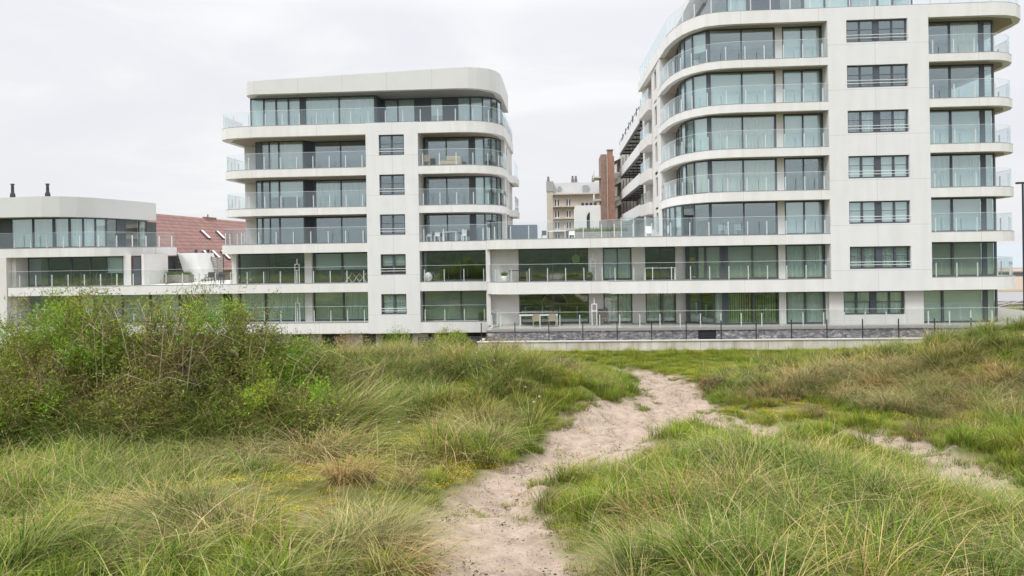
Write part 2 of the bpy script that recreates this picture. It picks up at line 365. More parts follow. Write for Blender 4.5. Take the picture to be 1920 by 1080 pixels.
for i in range(11): lv.box(-24.3, -5.55, 56.36, 56.46, -2.4 + .15 * i, -2.29 + .15 * i)
lv.box(-24.3, -5.55, 56.5, 56.6, -2.5, -.8); lv.build('louvre', DARKV, MT)
# railings
ins = lambda pts: [(x + (.08 if x < -15 else -.08 if x > -7 else 0), y + .08) for x, y in pts]
railing(MT, [(-26.3, 60.8)] + ins(m_left(-26.4)[1:] + m_right) + [(-4.25, 68.5)], TL[5] + .02, 1.15)
for k in (4, 3):
    railing(MT, [(-26.05, 60.8)] + ins(m_left(-26.15)[1:]) + [(-14.56, 55.6)], TL[k] + .02)
    railing(MT, [(-10.52, 55.6)] + ins(m_right) + [(-4.28, 61.5)], TL[k] + .02)
railing(MT, [(-25.85, 60), (-25.85, 56.1), (-25.6, 55.7), (-25.2, 55.6), (-14.56, 55.6)], TL[2] + .02)
railing(MT, [(-10.52, 55.6), (-5.45, 55.6)], TL[2] + .02)
for k in (1, 0):
    railing(MT, [(-25.9, 55.6), (-14.56, 55.6)], TL[k] + .02, start=.7); railing(MT, [(-10.52, 55.6), (-5.45, 55.6)], TL[k] + .02)
def divider(parent, x, y, z):
    m = MB()
    m.box(x - .19, x - .14, y - .03, y + .03, z, z + 1.5); m.box(x + .14, x + .19, y - .03, y + .03, z, z + 1.5)
    m.box(x - .14, x + .14, y - .028, y + .028, z + 1.45, z + 1.5); m.box(x - .14, x + .14, y - .028, y + .028, z + .98, z + 1.03)
    m.box(x - .03, x + .03, y - .025, y + .025, z + 1.5, z + 1.9)
    o = m.build('divider_frame', METAL, parent); MB().box(x - .138, x + .138, y - .01, y + .01, z + .05, z + .97).build('glass_panel', RGLASS, o)
for z in (TL[1], TL[0]): divider(MT, -20.35, 56.6, z)
divider(MT, -26.2, 56.6, TL[0])

# ================================================================== LOW WING
LWG = root('low_apartment_wing', 'low white three-storey apartment wing with a rounded roof band and two black flues, leftmost building', 'apartment building', (-43, 60, -1.9), 'white curved apartment blocks')
MB().box(-66, -43.05, 55.46, 56, -2.2, 5.37).build('wall', PLAIN, LWG)
for k in (1, 0): slab(LWG, [(-42.98, 66), (-42.98, 55.5), (-26.0, 55.5), (-26.0, 66)], BL[k], TL[k])
lw2 = [(-66, 66), (-66, 55.5), (-37.2, 55.5), (-36.1, 55.7), (-35.2, 56.3), (-34.5, 57.4), (-33.5, 60.4), (-32.95, 62.1), (-34.9, 66)]
slab(LWG, lw2, 5.38, 6.06)
lroof = [(-66, 63.5), (-66, 54.8), (-46, 54.45), (-40.6, 54.35), (-39.4, 54.5), (-38.3, 54.95), (-37.4, 55.7), (-36.7, 56.8), (-36.25, 58.3), (-35.8, 60.5), (-35.4, 63.5)]
MB().prism(lroof, 8.46, lambda x, y: 9.93 + .10 * math.exp(-((x + 38.5) / 3.5) ** 2) - .012 * max(0, -44 - x)).build('roof', mat('roof_band_plain', (.64, .64, .64), .5, .02, .6), LWG)
bay(LWG, [(-60, 56.2), (-50, 56.2), (-47, 56.2), (-44.05, 56.2), (-43.15, 56.2), (-41.35, 56.2), (-39.65, 56.2), (-38.4, 56.25), (-37.6, 56.7), (-37.05, 57.4), (-36.7, 58.3), (-36.5, 59.4), (-36.4, 60.4), (-36.3, 62.3), (-36.25, 63.4)],
    6.08, 8.45, 'CCCSCCCCCBDSDC', [.1, .1, .1, .15, .15, .14, .2, .18, .14, .12, .1, .12, .1, .1, .1])
bay(LWG, [(-42.9, 57.4), (-41.0, 57.4), (-39.1, 57.4), (-37.5, 57.4), (-36.2, 57.4), (-34.75, 57.4)], 3.06, 5.36, 'DDDDb', [.5, .1, .16, .14, .1, .1])
bay(LWG, [(-42.9, 57.4), (-40.2, 57.4), (-38.3, 57.4)], .06, 2.35, 'DD', [.3, .12, .1])
bay(LWG, [(-37.2, 57.4), (-34.9, 57.4), (-32.6, 57.4), (-30.2, 57.4), (-28.3, 57.4), (-26.6, 57.4)], .06, 2.35, 'VYVDV', [.1, .12, .14, .12, .12, .1])
each(MB().box(-34.7, -34.1, 57.3, 57.6, 3, 5.5).box(-33.25, -33.05, 57.35, 61, 3, 5.5).box(-38.2, -37.3, 57.3, 57.6, 0, 2.4).box(-43.04, -42.7, 56, 60, -2, 5.4), 'wall', PLAIN, LWG)
d = MB().box(-34.08, -33.26, 57.38, 57.46, 3.05, 5.37).build('door', mat('dark_red_door', (.09, .03, .03), .4), LWG)
MB().box(-33.9, -33.32, 57.34, 57.378, 3.12, 5.25).build('pane', FRAME, d)
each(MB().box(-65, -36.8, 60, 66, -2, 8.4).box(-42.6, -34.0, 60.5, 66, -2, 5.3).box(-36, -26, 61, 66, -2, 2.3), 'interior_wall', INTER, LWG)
wall_holes(-43, -26.05, -2.6, -.78, [(-40, -37, -1.9, -.9), (-34, -31, -1.9, -.9)], 56.0, 56.3).build('basement_wall', CONC, LWG)
railing(LWG, [(-60, 55.6), (-37.2, 55.6), (-36.2, 55.8), (-35.3, 56.4), (-34.6, 57.5), (-33.6, 60.5), (-33.05, 62.1)], 6.08, 1.2)
for k in (1, 0): railing(LWG, [(-42.9, 55.6), (-26.1, 55.6)], TL[k] + .02, start=.8)
for x, hh in ((-44.0, 1.35), (-41.05, 1.3)):
    z = 9.9; f = MB().lathe(x, 57.5, [(.2, z - .4), (.2, z + .55), (.12, z + .75), (.11, z + hh), (.19, z + hh + .04), (.11, z + hh + .1)], 14).build('chimney_flue', mat('black_flue', (.03, .03, .035), .5), LWG, True)
MB().box(-43.55, -43.0, 57.2, 57.8, 9.8, 10.2).build('vent_box', mat('zinc_box', (.40, .46, .46), .5), LWG, bevel=.02)
MB().box(-40.8, -40.6, 57.3, 57.6, 9.8, 10.15).build('vent_box', mat('zinc_box', (.30, .33, .34), .5), LWG)

# ================================================================== RIGHT TOWER with its podium
RT = root('apartment_tower', 'tall white eight-storey apartment tower with rounded glass balconies, on the right, with a two-storey podium', 'apartment building', (18, 56, -1), 'white curved apartment blocks')
TR = [0, 3.08, 6.07, 9.0, 11.87, 14.87, 17.83, 21.1, 24.3]; BR = [-.4, 2.25, 5.42, 8.38, 11.32, 14.32, 17.32, 20.25, 23.7]
r_left = [(7.95, 60.0), (7.95, 58), (8.1, 55.9), (8.35, 54.4), (8.75, 53.1), (9.3, 52.15), (10.0, 51.45), (10.9, 51.05), (12.0, 50.9)]
r_right = [(28.2, 50.9), (29.0, 51.0), (29.7, 51.35), (30.3, 51.95), (30.65, 52.8), (30.75, 54)]
for k in range(3, 7):
    slab(RT, r_left + r_right + [(30.75, 60), (29.8, 72), (8.4, 72), (8.4, 60)], BR[k], TR[k])
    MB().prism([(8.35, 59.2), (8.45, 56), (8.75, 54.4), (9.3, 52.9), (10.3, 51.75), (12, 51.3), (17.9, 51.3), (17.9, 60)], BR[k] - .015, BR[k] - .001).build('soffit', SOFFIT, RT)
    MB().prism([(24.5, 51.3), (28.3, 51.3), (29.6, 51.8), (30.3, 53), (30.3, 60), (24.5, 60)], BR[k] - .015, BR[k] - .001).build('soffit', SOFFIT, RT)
k = 7
slab(RT, [(7.65, 72), (7.9, 62), (8.1, 56.5), (8.35, 54.6), (8.75, 53.1), (9.3, 52.05), (10.0, 51.3), (10.9, 51.0), (12.0, 50.9), (28.4, 50.9), (29.4, 51.0), (30.3, 51.4), (31, 52.1), (31.4, 53), (31.5, 54), (31.5, 60), (31, 72)], BR[k], TR[k],
     [(8.1, 70), (8.4, 60), (8.5, 56.5), (8.8, 54.6), (9.3, 53.1), (10.3, 51.75), (12, 51.3), (28.4, 51.3), (30.2, 51.8), (31, 53), (31, 60), (30, 70)])
pod = [(-5.34, 66), (-5.34, 53.6), (-5.2, 53.0), (-4.85, 52.5), (-4.3, 52.15), (-3.5, 52.0), (3.2, 52.0), (3.5, 51.3), (8.5, 51.1), (12.5, 50.9)]
for k in (1, 2):
    slab(RT, pod + r_right + [(30.75, 60), (29.8, 72), (8, 72), (8, 66)], BR[k], TR[k])
MB().prism([(-4.85, 64), (-4.85, 53.2), (-4.2, 52.5), (3.3, 52.3), (8.5, 51.5), (17.9, 51.3), (17.9, 64)], BR[1] - .015, BR[1] - .001).build('soffit', mat('white_soffit', (.6, .58, .55), .8), RT)
MB().prism([(-5.0, 66), (-5.0, 50.2), (36, 50.2), (36, 66)], -.3, -.01).build('terrace_floor', DECK, RT)
# window column
rw = [(19.17, 23.1, 3.71 + 3.008 * k, 5.2 + 3.008 * k) for k in range(6)]
wall_holes(17.95, 24.43, 2.24, 21.09, rw, 50.88, 51.2).build('wall', WALL, RT)
for k, h in enumerate(rw):
    c = ['CCCC', 'BBBB', 'BBBB', 'PCPC', 'DDDD', 'DDDD'][k]
    x0, x1 = h[0], h[1]
    punched(RT, *h, 50.88, c[0] + c[1] + c[2] + c[3], mull=[x0 + .05, x0 + .9, 21.13, x1 - .95, x1 - .05])
wall_holes(18.0, 24.15, -.05, 2.26, [(18.95, 22.95, .62, 2.2)], 51.5, 51.8).build('wall', PLAIN, RT)
punched(RT, 18.95, 22.95, .62, 2.2, 51.5, 'CCCC', mull=[19.0, 19.85, 20.95, 22.0, 22.9], rails='sill only')
sw = MB()
sw.box(17.94, 18.14, 50.95, 52.4, 2.3, 20.5); sw.box(24.22, 24.42, 51.21, 52.4, 2.3, 20.5); sw.box(14.82, 15.28, 51.9, 52.35, 0, 20.5)
sw.box(8.02, 9.4, 59.35, 59.7, 6, 20.5)
for a, b in ((59.7, 61.5), (62.9, 64.6)): sw.box(8.02, 8.3, a, b, 2, 20.6)
for k in range(2, 7):
    z = TR[k] if k != 2 else 6.07
    sw.box(8.02, 8.3, 61.5, 62.9, z - .5, z + .55); sw.box(8.02, 8.3, 61.5, 62.9, z + 2.15, z + 2.6)
sw.box(8.6, 9.0, 64.6, 71.8, 2, 20.6); sw.box(8.02, 8.6, 70.2, 71.8, 2, 20.6)
sw.box(17.9, 18.3, 51.81, 52.6, -.05, 2.3)
each(sw, 'side_wall', PLAIN, RT)
for k in range(2, 7):
    bay(RT, [(8.2, 61.52), (8.2, 62.88)], TR[k] + .55, TR[k] + 2.15, 'D')
    if k > 2:
        MB().prism([(7.7, 64.7), (8.6, 64.7), (8.6, 70.2), (7.5, 70.2)], BR[k] - .1, TR[k] + .3).build('side_balcony', PLAIN, RT)
        railing(RT, [(7.75, 64.8), (7.58, 70.1)], TR[k] + .3, .95, posts=False)
AP = [(9.25, 59.3), (8.98, 56.6), (8.95, 55.1), (9.07, 54.0), (9.45, 52.95), (10.34, 52.05), (12.57, 52), (14.76, 52)]
AW = [.1, .1, .1, .1, .1, .3, .1, .12]
for k, c in ((6, 'DDDDbDD'), (5, 'DBBBBBB'), (4, 'DCCBBCC'), (3, 'DDBCCCC')): bay(RT, AP, TR[k] + .02, BR[k + 1] - .02, c, AW)
bay(RT, [(8.1, 59.3), (8.1, 57.6), (8.2, 56.4), (8.4, 55.2), (8.75, 54.0), (9.4, 52.95), (10.34, 52.1), (12.57, 52), (14.76, 52)], TR[2] + .02, BR[3] - .02, 'DDDBDDDD', [.1, .1, .1, .1, .2, .1, .2, .1, .12])
bay(RT, [(8.95, 53.4), (9.5, 52.9), (10.0, 52.5), (11.0, 52.05), (11.35, 52), (13.1, 52), (14.78, 52)], TR[1] + .02, BR[2] - .02, 'DYYSYY', [.25, .16, .14, .2, .2, .1, .1])
bay(RT, [(8.95, 53.4), (9.7, 52.8), (10.5, 52.2), (11.1, 52.02), (11.35, 52), (13.1, 52), (14.78, 52)], .02, BR[1] - .02, 'DDVSGG', [.3, .2, .14, .2, .2, .1, .1])
for k, c in ((6, 'BB'), (5, 'BB'), (4, 'BB'), (3, 'DD'), (2, 'BB'), (1, 'VV'), (0, 'VV')):
    bay(RT, [(15.34, 52), (16.6, 52), (17.9, 52)], TR[k] + .02, BR[k + 1] - .02, c, [.1, .1, .22])
for k, c in ((6, 'DCDDDD'), (5, 'DDDDDD'), (4, 'BBBDDD'), (3, 'VVCDDD'), (2, 'BBBDDD'), (1, 'YYBDDD'), (0, 'BBBDDD')):
    a = 24.45 if k else 24.2
    bay(RT, [(a, 52), (26.3 if k else 25.6, 52), (28.37, 52), (29.13, 52.1), (29.5, 52.7), (29.58, 54), (29.58, 60)], TR[k] + .02, BR[k + 1] - .02, c, [.1, .14, .32, .14, .1, .1, .1])
# podium walls and bays
for z0, z1, cs in ((3.08, 5.42, 'DBD'), (0, 2.25, 'DVV')):
    m = MB()
    for a, b in ((-5.3, -3.02), (1.99, 3.03), (5.08, 6.02), (8.16, 8.86)): m.box(a, b, 53.75, 54.05, z0 - .02, z1 + .05)
    m.box(-5.33, -5.02, 53.2, 53.7, z0 - .02, z1 + .02)
    each(m, 'wall', PLAIN, RT)
    for (a, mm, b), c in zip(((-3.0, -.58, 1.97), (3.05, 4.07, 5.06), (6.04, 7.09, 8.14)), cs):
        bay(RT, [(a, 53.9), (mm, 53.9), (b, 53.9)], z0 + .02, z1 - .02, c + c, [.12, .08, .14])
MB().box(7.2, 7.3, 53.68, 53.74, 0, 2.2).build('drainpipe', mat('grey_pipe', (.2, .2, .21), .5), RT)
divider(RT, 2.3, 53.2, 3.1); divider(RT, 2.3, 52.4, .0)
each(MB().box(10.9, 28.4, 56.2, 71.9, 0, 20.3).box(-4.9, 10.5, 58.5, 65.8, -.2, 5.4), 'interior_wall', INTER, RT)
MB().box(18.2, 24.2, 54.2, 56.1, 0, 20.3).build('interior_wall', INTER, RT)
# penthouse
bay(RT, [(10.6, 53.5), (12.0, 53.5), (13.4, 53.5), (15.6, 53.5), (17.2, 53.5), (18.7, 53.5), (20.4, 53.5), (22.3, 53.5), (23.3, 53.5), (24.6, 53.5), (24.7, 60)], 21.12, 23.7, 'DCSDBBCBDD', [.1, .1, .1, .1, .2, .1, .2, .1, .1, .1, .1])
MB().prism([(9.9, 52.9), (26, 52.9), (26, 66), (9.9, 66)], 23.7, 24.3).build('roof', SLABM, RT)
MB().box(11, 24.4, 57, 66, 21.1, 23.7).build('interior_wall', INTER, RT)
fin = MB(); fin.add([(9.75, 53.4, 21.1), (10.65, 53.4, 21.1), (11.6, 53.4, 23.7), (11.3, 53.4, 23.7), (9.75, 60, 21.1), (10.65, 60, 21.1), (11.6, 60, 23.7), (11.3, 60, 23.7)],
    [(0,1,2,3),(7,6,5,4),(0,3,7,4),(1,5,6,2),(3,2,6,7),(0,4,5,1)]); fin.build('slanted_wall', mat('grey_fin', (.22, .22, .24), .5), RT)
# railings
def insR(pts): return [(x + (.08 if x < 12 else -.1), y + .08) for x, y in pts]
for k in range(3, 7):
    railing(RT, insR(r_left) + [(17.93, 50.99)], TR[k] + .02, 1.22); railing(RT, [(24.46, 50.99)] + insR(r_right) + [(30.65, 57)], TR[k] + .02, 1.22)
railing(RT, [(24.46, 50.99)] + insR(r_right) + [(30.65, 57)], TR[2] + .02, 1.22); railing(RT, [(24.46, 50.99)] + insR(r_right) + [(30.65, 57)], TR[1] + .02, 1.22)
for k in (1, 2):
    railing(RT, [(-5.2, 55.2), (-5.2, 53.7), (-5.05, 53.1), (-4.7, 52.6), (-4.2, 52.27), (-3.5, 52.1), (3.25, 52.1), (3.6, 51.4), (8.5, 51.2), (12.5, 50.99), (17.93, 50.99)], TR[k] + .02, 1.22, 1.28)
railing(RT, [(7.75, 71.5), (8.0, 62), (8.2, 56.5), (8.45, 54.6), (8.85, 53.15), (9.38, 52.12), (10.05, 51.38), (10.95, 51.08), (12.0, 50.99), (28.4, 50.99), (29.35, 51.1), (30.2, 51.5), (30.9, 52.2), (31.3, 53.1), (31.4, 54), (31.4, 60)], TR[7] + .02, 1.2)

# ================================================================== walls and fence along the terrace
def stone_mat():
    m = bpy.data.materials.new('split_slate'); m.use_nodes = True; n = m.node_tree.nodes; l = m.node_tree.links; b = n['Principled BSDF']
    g = n.new('ShaderNodeNewGeometry'); mp_ = n.new('ShaderNodeMapping'); mp_.inputs['Scale'].default_value = (3.0, 3.0, 6); mp_.inputs['Rotation'].default_value = (0, .35, 0); l.new(g.outputs['Position'], mp_.inputs[0])
    v = n.new('ShaderNodeTexVoronoi'); v.inputs['Scale'].default_value = 1.6; l.new(mp_.outputs[0], v.inputs['Vector'])
    t = n.new('ShaderNodeTexNoise'); t.inputs['Scale'].default_value = 1.1; t.inputs['Detail'].default_value = 6; l.new(mp_.outputs[0], t.inputs['Vector'])
    mx_ = n.new('ShaderNodeMix'); mx_.data_type = 'RGBA'; mx_.inputs[0].default_value = .55; l.new(v.outputs['Color'], mx_.inputs[6]); l.new(t.outputs['Fac'], mx_.inputs[7])
    bw = n.new('ShaderNodeRGBToBW'); l.new(mx_.outputs[2], bw.inputs[0])
    r = ramp(n, [(.3, (.10, .10, .11)), (.5, (.19, .19, .20)), (.62, (.28, .27, .28)), (.74, (.50, .48, .47))]); l.new(bw.outputs[0], r.inputs[0]); l.new(r.outputs[0], b.inputs['Base Color'])
    b.inputs['Roughness'].default_value = .8
    bp = n.new('ShaderNodeBump'); bp.inputs['Strength'].default_value = .8; bp.inputs['Distance'].default_value = .05; l.new(bw.outputs[0], bp.inputs['Height']); l.new(bp.outputs[0], b.inputs['Normal'])
    return m
SLATE = stone_mat()
sw_ = root('stone_terrace_wall', 'low terrace wall clad in dark split slate with a glass balustrade on top, below the ground floor', 'wall', (15, 49.9, -1))
x = -5.0; i = 0
while x < 36:
    wd = random.choice([2.9, 3.1, 3.4, 2.6]); wd = min(wd, 36 - x)
    if 9.0 < x + wd and x < 9.05: wd = 9.0 - x if x < 9.0 - .5 else wd
    if abs(x - 9.0) < .3: x = 10.15; continue
    o = MB().box(x + .012, x + wd - .012, 49.9 + random.uniform(0, .03), 50.15, -.86, -.12).build('stone_panel', SLATE, sw_); x += wd
vent = MB()
for i in range(6): vent.box(9.02, 10.13, 49.95, 50.05, -.84 + .12 * i, -.77 + .12 * i)
vent.box(9.02, 10.13, 50.08, 50.14, -.86, -.12).build('vent_grille', DARKV, sw_)
MB().box(-5.06, 36, 49.84, 50.22, -.118, .0).build('coping', mat('coping_stone', (.30, .29, .28), .8, .1, 3), sw_)
MB().box(-5.0, 36, 50.16, 50.19, -1.2, -.125).build('backing', CONC, sw_)
railing(sw_, [(-4.4, 52.4), (-4.8, 51.2), (-4.6, 50.05), (36, 50.05)], .01, 1.12, 1.31)
cw = root('concrete_plinth_wall', 'long low bare concrete wall with rust-stained joints at the edge of the dune grass', 'wall', (12, 47.7, -1.4))
MB().box(-5.35, 34, 47.6, 47.85, -2.2, -.56).build('wall', joints(mat('stained_concrete', (.66, .63, .58), .85, .1, 2.2, bump=.2, streak=.3), 2.1, .3, 0, 0, .02, .6), cw)
MB().box(-5.42, 34, 47.54, 47.92, -.558, -.50).build('coping', mat('pale_coping', (.58, .56, .53), .8, .1, 2), cw)
MB().box(-5.35, -5.1, 47.86, 50.1, -2.2, -.56).build('return_wall', CONC, cw)
MB().box(-5.0, 34, 47.93, 49.88, -1.6, -.9).build('gravel_strip', mat('strip_gravel', (.3, .29, .27), .9, .3, 12), cw)
fn = root('wire_fence', 'thin wire fence on slim black posts along the concrete wall', 'fence', (12, 47.8, -.5))
fpost = None; BLK = mat('black_steel', (.035, .035, .042), .45)
for i in range(19):
    x = -5.15 + i * 2.168
    if fpost is None: o = MB().box(-.03, .03, -.025, .025, 0, 1.16).box(-.034, .034, -.029, .029, 1.161, 1.19).build('post', BLK); fpost = o.data
    else: o = bpy.data.objects.new('post', fpost); COL.objects.link(o)
    o.location = (x, 47.78, -.5); adopt(o, fn)
wm = MB()
for i in range(8): wm.tube([(-5.15, 47.745, -.40 + i * .145), (33.8, 47.745, -.40 + i * .145)], .0022, 3)
wm.build('wire_mesh', BLK, fn)
# basement gate piece at the left end of the plinth
gd = root('dark_slatted_gate', 'dark slatted basement gate just left of the concrete wall end', 'gate', (-5.7, 52, -2))
g_ = MB()
for i in range(10): g_.box(-10.2, -5.5, 53.0, 53.05, -2.3 + i * .155, -2.18 + i * .155)
g_.build('slat_panel', DARKV, gd); MB().box(-5.55, -5.45, 52.97, 53.08, -2.4, -.8).box(-10.3, -10.2, 52.97, 53.08, -2.4, -.8).build('gate_frame', BLK, gd)

# ================================================================== buildings behind
BEIGE = mat('beige_stucco', (.58, .52, .455), .85, .06, .5, streak=.06); LEAD = mat('lead_roof', (.37, .37, .37), .7, .08, .6)
hb = root('beige_townhouse', 'beige five-storey townhouse with a grey mansard roof, seen in the gap between the two towers', 'building', (2, 118, -2))
hw = [(-.78, -.0, z, z + 1.15) for z in (12.0, 10.25, 8.5, 6.6)] + [(1.0, 1.75, z, z + 1.15) for z in (12.0, 10.25, 8.5, 6.6)]
wall_holes(-1.0, 8.0, -3, 13.8, hw, 115.2, 115.5).build('wall', BEIGE, hb)
each(MB().box(-1.95, -1.0, 115.0, 118, -3, 14.3).box(-1.94, 8, 118, 126, -3, 13.7), 'wall', BEIGE, hb)
for a, b, c, d_ in hw:
    f = MB().box(a, b, 115.32, 115.4, c, c + .08).box(a, b, 115.32, 115.4, d_ - .08, d_ - .001).box(a, a + .07, 115.32, 115.4, c + .081, d_ - .081).box(b - .07, b, 115.32, 115.4, c + .081, d_ - .081).box((a+b)/2 - .09, (a+b)/2 + .09, 115.31, 115.41, c + .081, d_ - .081).build('window', METAL, hb)
    MB().box(a + .07, b - .07, 115.38, 115.39, c + .08, d_ - .08).build('pane', mat('far_pane', (.06, .07, .10), .1), f)
for z in (13.75, 11.85, 10.0, 8.2): MB().box(-1.02, 8.05, 114.4, 115.19, z, z + .16).build('cornice', BEIGE, hb)
MB().add([(-1.0,115.3,13.92),(8,115.3,13.92),(8,116.6,15.75),(-1.0,116.6,15.75),(-1.0,126,13.92),(8,126,13.92),(8,125,15.75),(-1.0,125,15.75)], [(0,1,2,3),(5,4,7,6),(3,2,6,7),(0,3,7,4),(1,5,6,2),(0,4,5,1)]).build('roof', LEAD, hb)
MB().box(-2.0, -.9, 114.9, 118, 14.31, 15.85).build('roof', LEAD, hb)
MB().box(-.2, .25, 115.5, 115.9, 14.3, 15.1).box(3.6, 4.5, 115.4, 116, 14.1, 15.2).build('dormer', mat('dormer_slate', (.33, .34, .38), .7), hb)
for x in (-1.7, 2.1, 2.6, 5.3): MB().box(x - .22, x + .22, 117, 117.5, 15.3, 16.3).lathe(x, 117.25, [(.2, 16.3), (.14, 16.7), (.2, 16.75), (.1, 16.85)], 10).build('chimney', mat('sooty_brick', (.2, .18, .17), .9), hb)
pv = root('white_pavilion', 'plain white rendered stair house with a narrow arched opening, in front of the beige townhouse', 'building', (3, 81, -2))
WR = mat('white_render', (.86, .86, .85), .7, .03, 1)
ax = [(2.86, 7.2), (2.86, 8.7), (2.92, 8.95), (3.02, 9.12), (3.14, 9.25), (3.22, 9.28), (3.22, 7.2)]
each(MB().box(1.6, 2.86, 80, 80.3, -2, 10).box(3.22, 4.35, 80, 80.3, -2, 10).box(2.86, 3.22, 80.001, 80.3, 9.29, 9.999).box(2.86, 3.22, 80.002, 80.3, -2, 7.2).box(1.6, 1.9, 80.3, 84, -2, 9.99).box(4.05, 4.35, 80.3, 84, -2, 9.99).box(1.6, 4.35, 80.3, 84, 9.8, 9.995), 'wall', WR, pv)
MB().add([(2.86,80.02,8.7),(2.92,80.02,8.95),(3.02,80.02,9.12),(3.14,80.02,9.25),(3.22,80.02,9.29),(2.86,80.02,9.29)], [(0,1,2,3,4,5)]).build('arch', WR, pv)
MB().box(2.87, 3.21, 80.31, 80.36, 7.2, 9.28).build('pane', mat('dark_arch_glass', (.05, .07, .08), .2), pv)
for x in (2.5, 2.95, 3.4, 3.85): MB().lathe(x, 81.5, [(.16, 9.9), (.16, 10.25), (.2, 10.27), (.12, 10.4)], 10).build('vent_pipe', DARKV, pv)
BRICK = mat('orange_brick', (.36, .20, .15), .9, .15, 2.5, bump=.3); BRICKD = mat('brown_brick', (.29, .20, .165), .9, .15, 2.5, bump=.3)
bk = root('brick_apartment_house', 'tall narrow house end in red and brown brick rising behind the white stair house', 'building', (6, 96, -2))
MB().box(5.3, 6.05, 95.0, 100, -2, 17.3).build('wall', BRICKD, bk); MB().box(6.05, 6.95, 94.6, 100, -2, 17.0).build('wall', BRICK, bk)
MB().box(6.12, 6.8, 94.7, 95.6, 17.0, 17.75).build('chimney', BRICK, bk); MB().box(6.05, 6.87, 94.6, 95.7, 17.75, 17.87).build('chimney', mat('chimney_cap', (.3, .28, .27), .9), bk)
MB().box(6.02, 6.09, 94.5, 94.59, 2, 16.9).build('drainpipe', mat('pale_pipe', (.6, .55, .5), .5), bk)
for z in (8.6, 11.5, 14.4): MB().box(4.5, 5.29, 95.5, 99.5, z, z + .15).box(4.44, 4.49, 95.5, 99.5, z + .15, z + .95).build('balcony', PLAIN, bk)
gb = root('galleried_apartment_block', 'apartment block with long metal-framed white balconies stacked behind the tall tower', 'building', (12, 86, -2))
MB().box(9.9, 22, 73, 100, -2, 19.4).build('wall', mat('grey_white_render', (.72, .72, .71), .8, .05, 1), gb)
WPAN = mat('white_panel', (.78, .79, .80), .45, .02, 1)
for i, z in enumerate((17.7, 14.65, 11.7, 8.65)):
    y1 = 98
    o = MB().box(7.95, 9.89, 74, y1, z - .12, z).build('balcony', mat('balcony_soffit', (.62, .62, .61), .8), gb)
    MB().box(7.88, 7.94, 74, y1, z - .1, z + 1.0).build('parapet_panel', WPAN, o)
    MB().box(7.96, 9.6, 73.94, 73.99, z - .1, z + 1.05).build('end_panel', BLK, o)
    bm_ = MB()
    for k in range(8): bm_.box(7.96, 9.88, 74.8 + k * 3.1, 74.9 + k * 3.1, z - .28, z - .125)
    bm_.box(8.0, 8.1, 74, y1, z - .30, z - .126).build('beam', BLK, o)
    pt = MB()
    for k in range(6): pt.box(8.3, 8.38, 76 + k * 4.4, 76.08 + k * 4.4, z + .001, z + 2.6)
    each(pt, 'post', BLK, o)
fr_ = MB()
fr_.tube([(7.95, 74, 19.25), (7.95, 98, 19.25)], .035)
for k in range(9): fr_.tube([(7.95, 74 + 3 * k, 18.6), (7.95, 74 + 3 * k, 19.25)], .03)
fr_.build('top_rail', BLK, gb)
for i, z in enumerate((15.3, 12.2, 9.2, 6.2)):
    MB().box(9.84, 9.895, 74.5, 97, z - .6 + 3, z + 1.6 + 3).build('window', mat('gallery_glass', (.10, .13, .15), .15), gb)
g2 = root('balcony_apartment_block', 'farther apartment block with white balconies and awnings, beyond the metal-framed galleries', 'building', (9, 108, -2))
MB().box(8.3, 18, 101, 118, -2, 18.0).build('wall', mat('far_render', (.5, .47, .44), .85, .06, 1), g2)
for z in (15.6, 12.4, 9.4): 
    MB().box(6.9, 8.29, 101, 116, z - .12, z).box(6.85, 6.9, 101, 116, z - .1, z + .95).build('balcony', PLAIN, g2)
for z in (17.2, 14.0, 11.0): MB().add([(6.7,101,z-.4),(6.7,108,z-.4),(8.28,108,z+.35),(8.28,101,z+.35),(6.7,101,z-.46),(6.7,108,z-.46),(8.28,108,z+.29),(8.28,101,z+.29)],[(0,1,2,3),(7,6,5,4),(0,4,5,1),(1,5,6,2),(2,6,7,3),(3,7,4,0)]).build('awning', WPAN, g2)
# red tiled roof behind the low wing
def tile_mat():
    m = bpy.data.materials.new('red_tiles'); m.use_nodes = True; n = m.node_tree.nodes; l = m.node_tree.links; b = n['Principled BSDF']; b.inputs['Roughness'].default_value = .75
    g = n.new('ShaderNodeNewGeometry'); s_ = n.new('ShaderNodeSeparateXYZ'); l.new(g.outputs['Position'], s_.inputs[0])
    f = n.new('ShaderNodeMath'); f.operation = 'MULTIPLY'; f.inputs[1].default_value = 2.5; l.new(s_.outputs['Z'], f.inputs[0])
    fr = n.new('ShaderNodeMath'); fr.operation = 'FRACT'; l.new(f.outputs[0], fr.inputs[0])
    r = ramp(n, [(0, (.17, .085, .08)), (.16, (.18, .09, .085)), (.3, (.25, .13, .113)), (1, (.30, .165, .145))]); l.new(fr.outputs[0], r.inputs[0])
    t = n.new('ShaderNodeTexNoise'); t.inputs['Scale'].default_value = 1.3; t.inputs['Detail'].default_value = 6; l.new(g.outputs['Position'], t.inputs['Vector'])
    r2 = ramp(n, [(.3, (.75, .75, .75)), (.7, (1.15, 1.12, 1.1))]); l.new(t.outputs['Fac'], r2.inputs[0])
    x = n.new('ShaderNodeMix'); x.data_type = 'RGBA'; x.blend_type = 'MULTIPLY'; x.inputs[0].default_value = 1; l.new(r.outputs[0], x.inputs[6]); l.new(r2.outputs[0], x.inputs[7]); l.new(x.outputs[2], b.inputs['Base Color'])
    return m
rh = root('red_roofed_house', 'house with a large red tiled roof and slim skylights behind the low wing', 'house', (-40, 90, -2))
z0_, z1_ = 3.6, 10.0; xe, xr = -37.8, -44.3
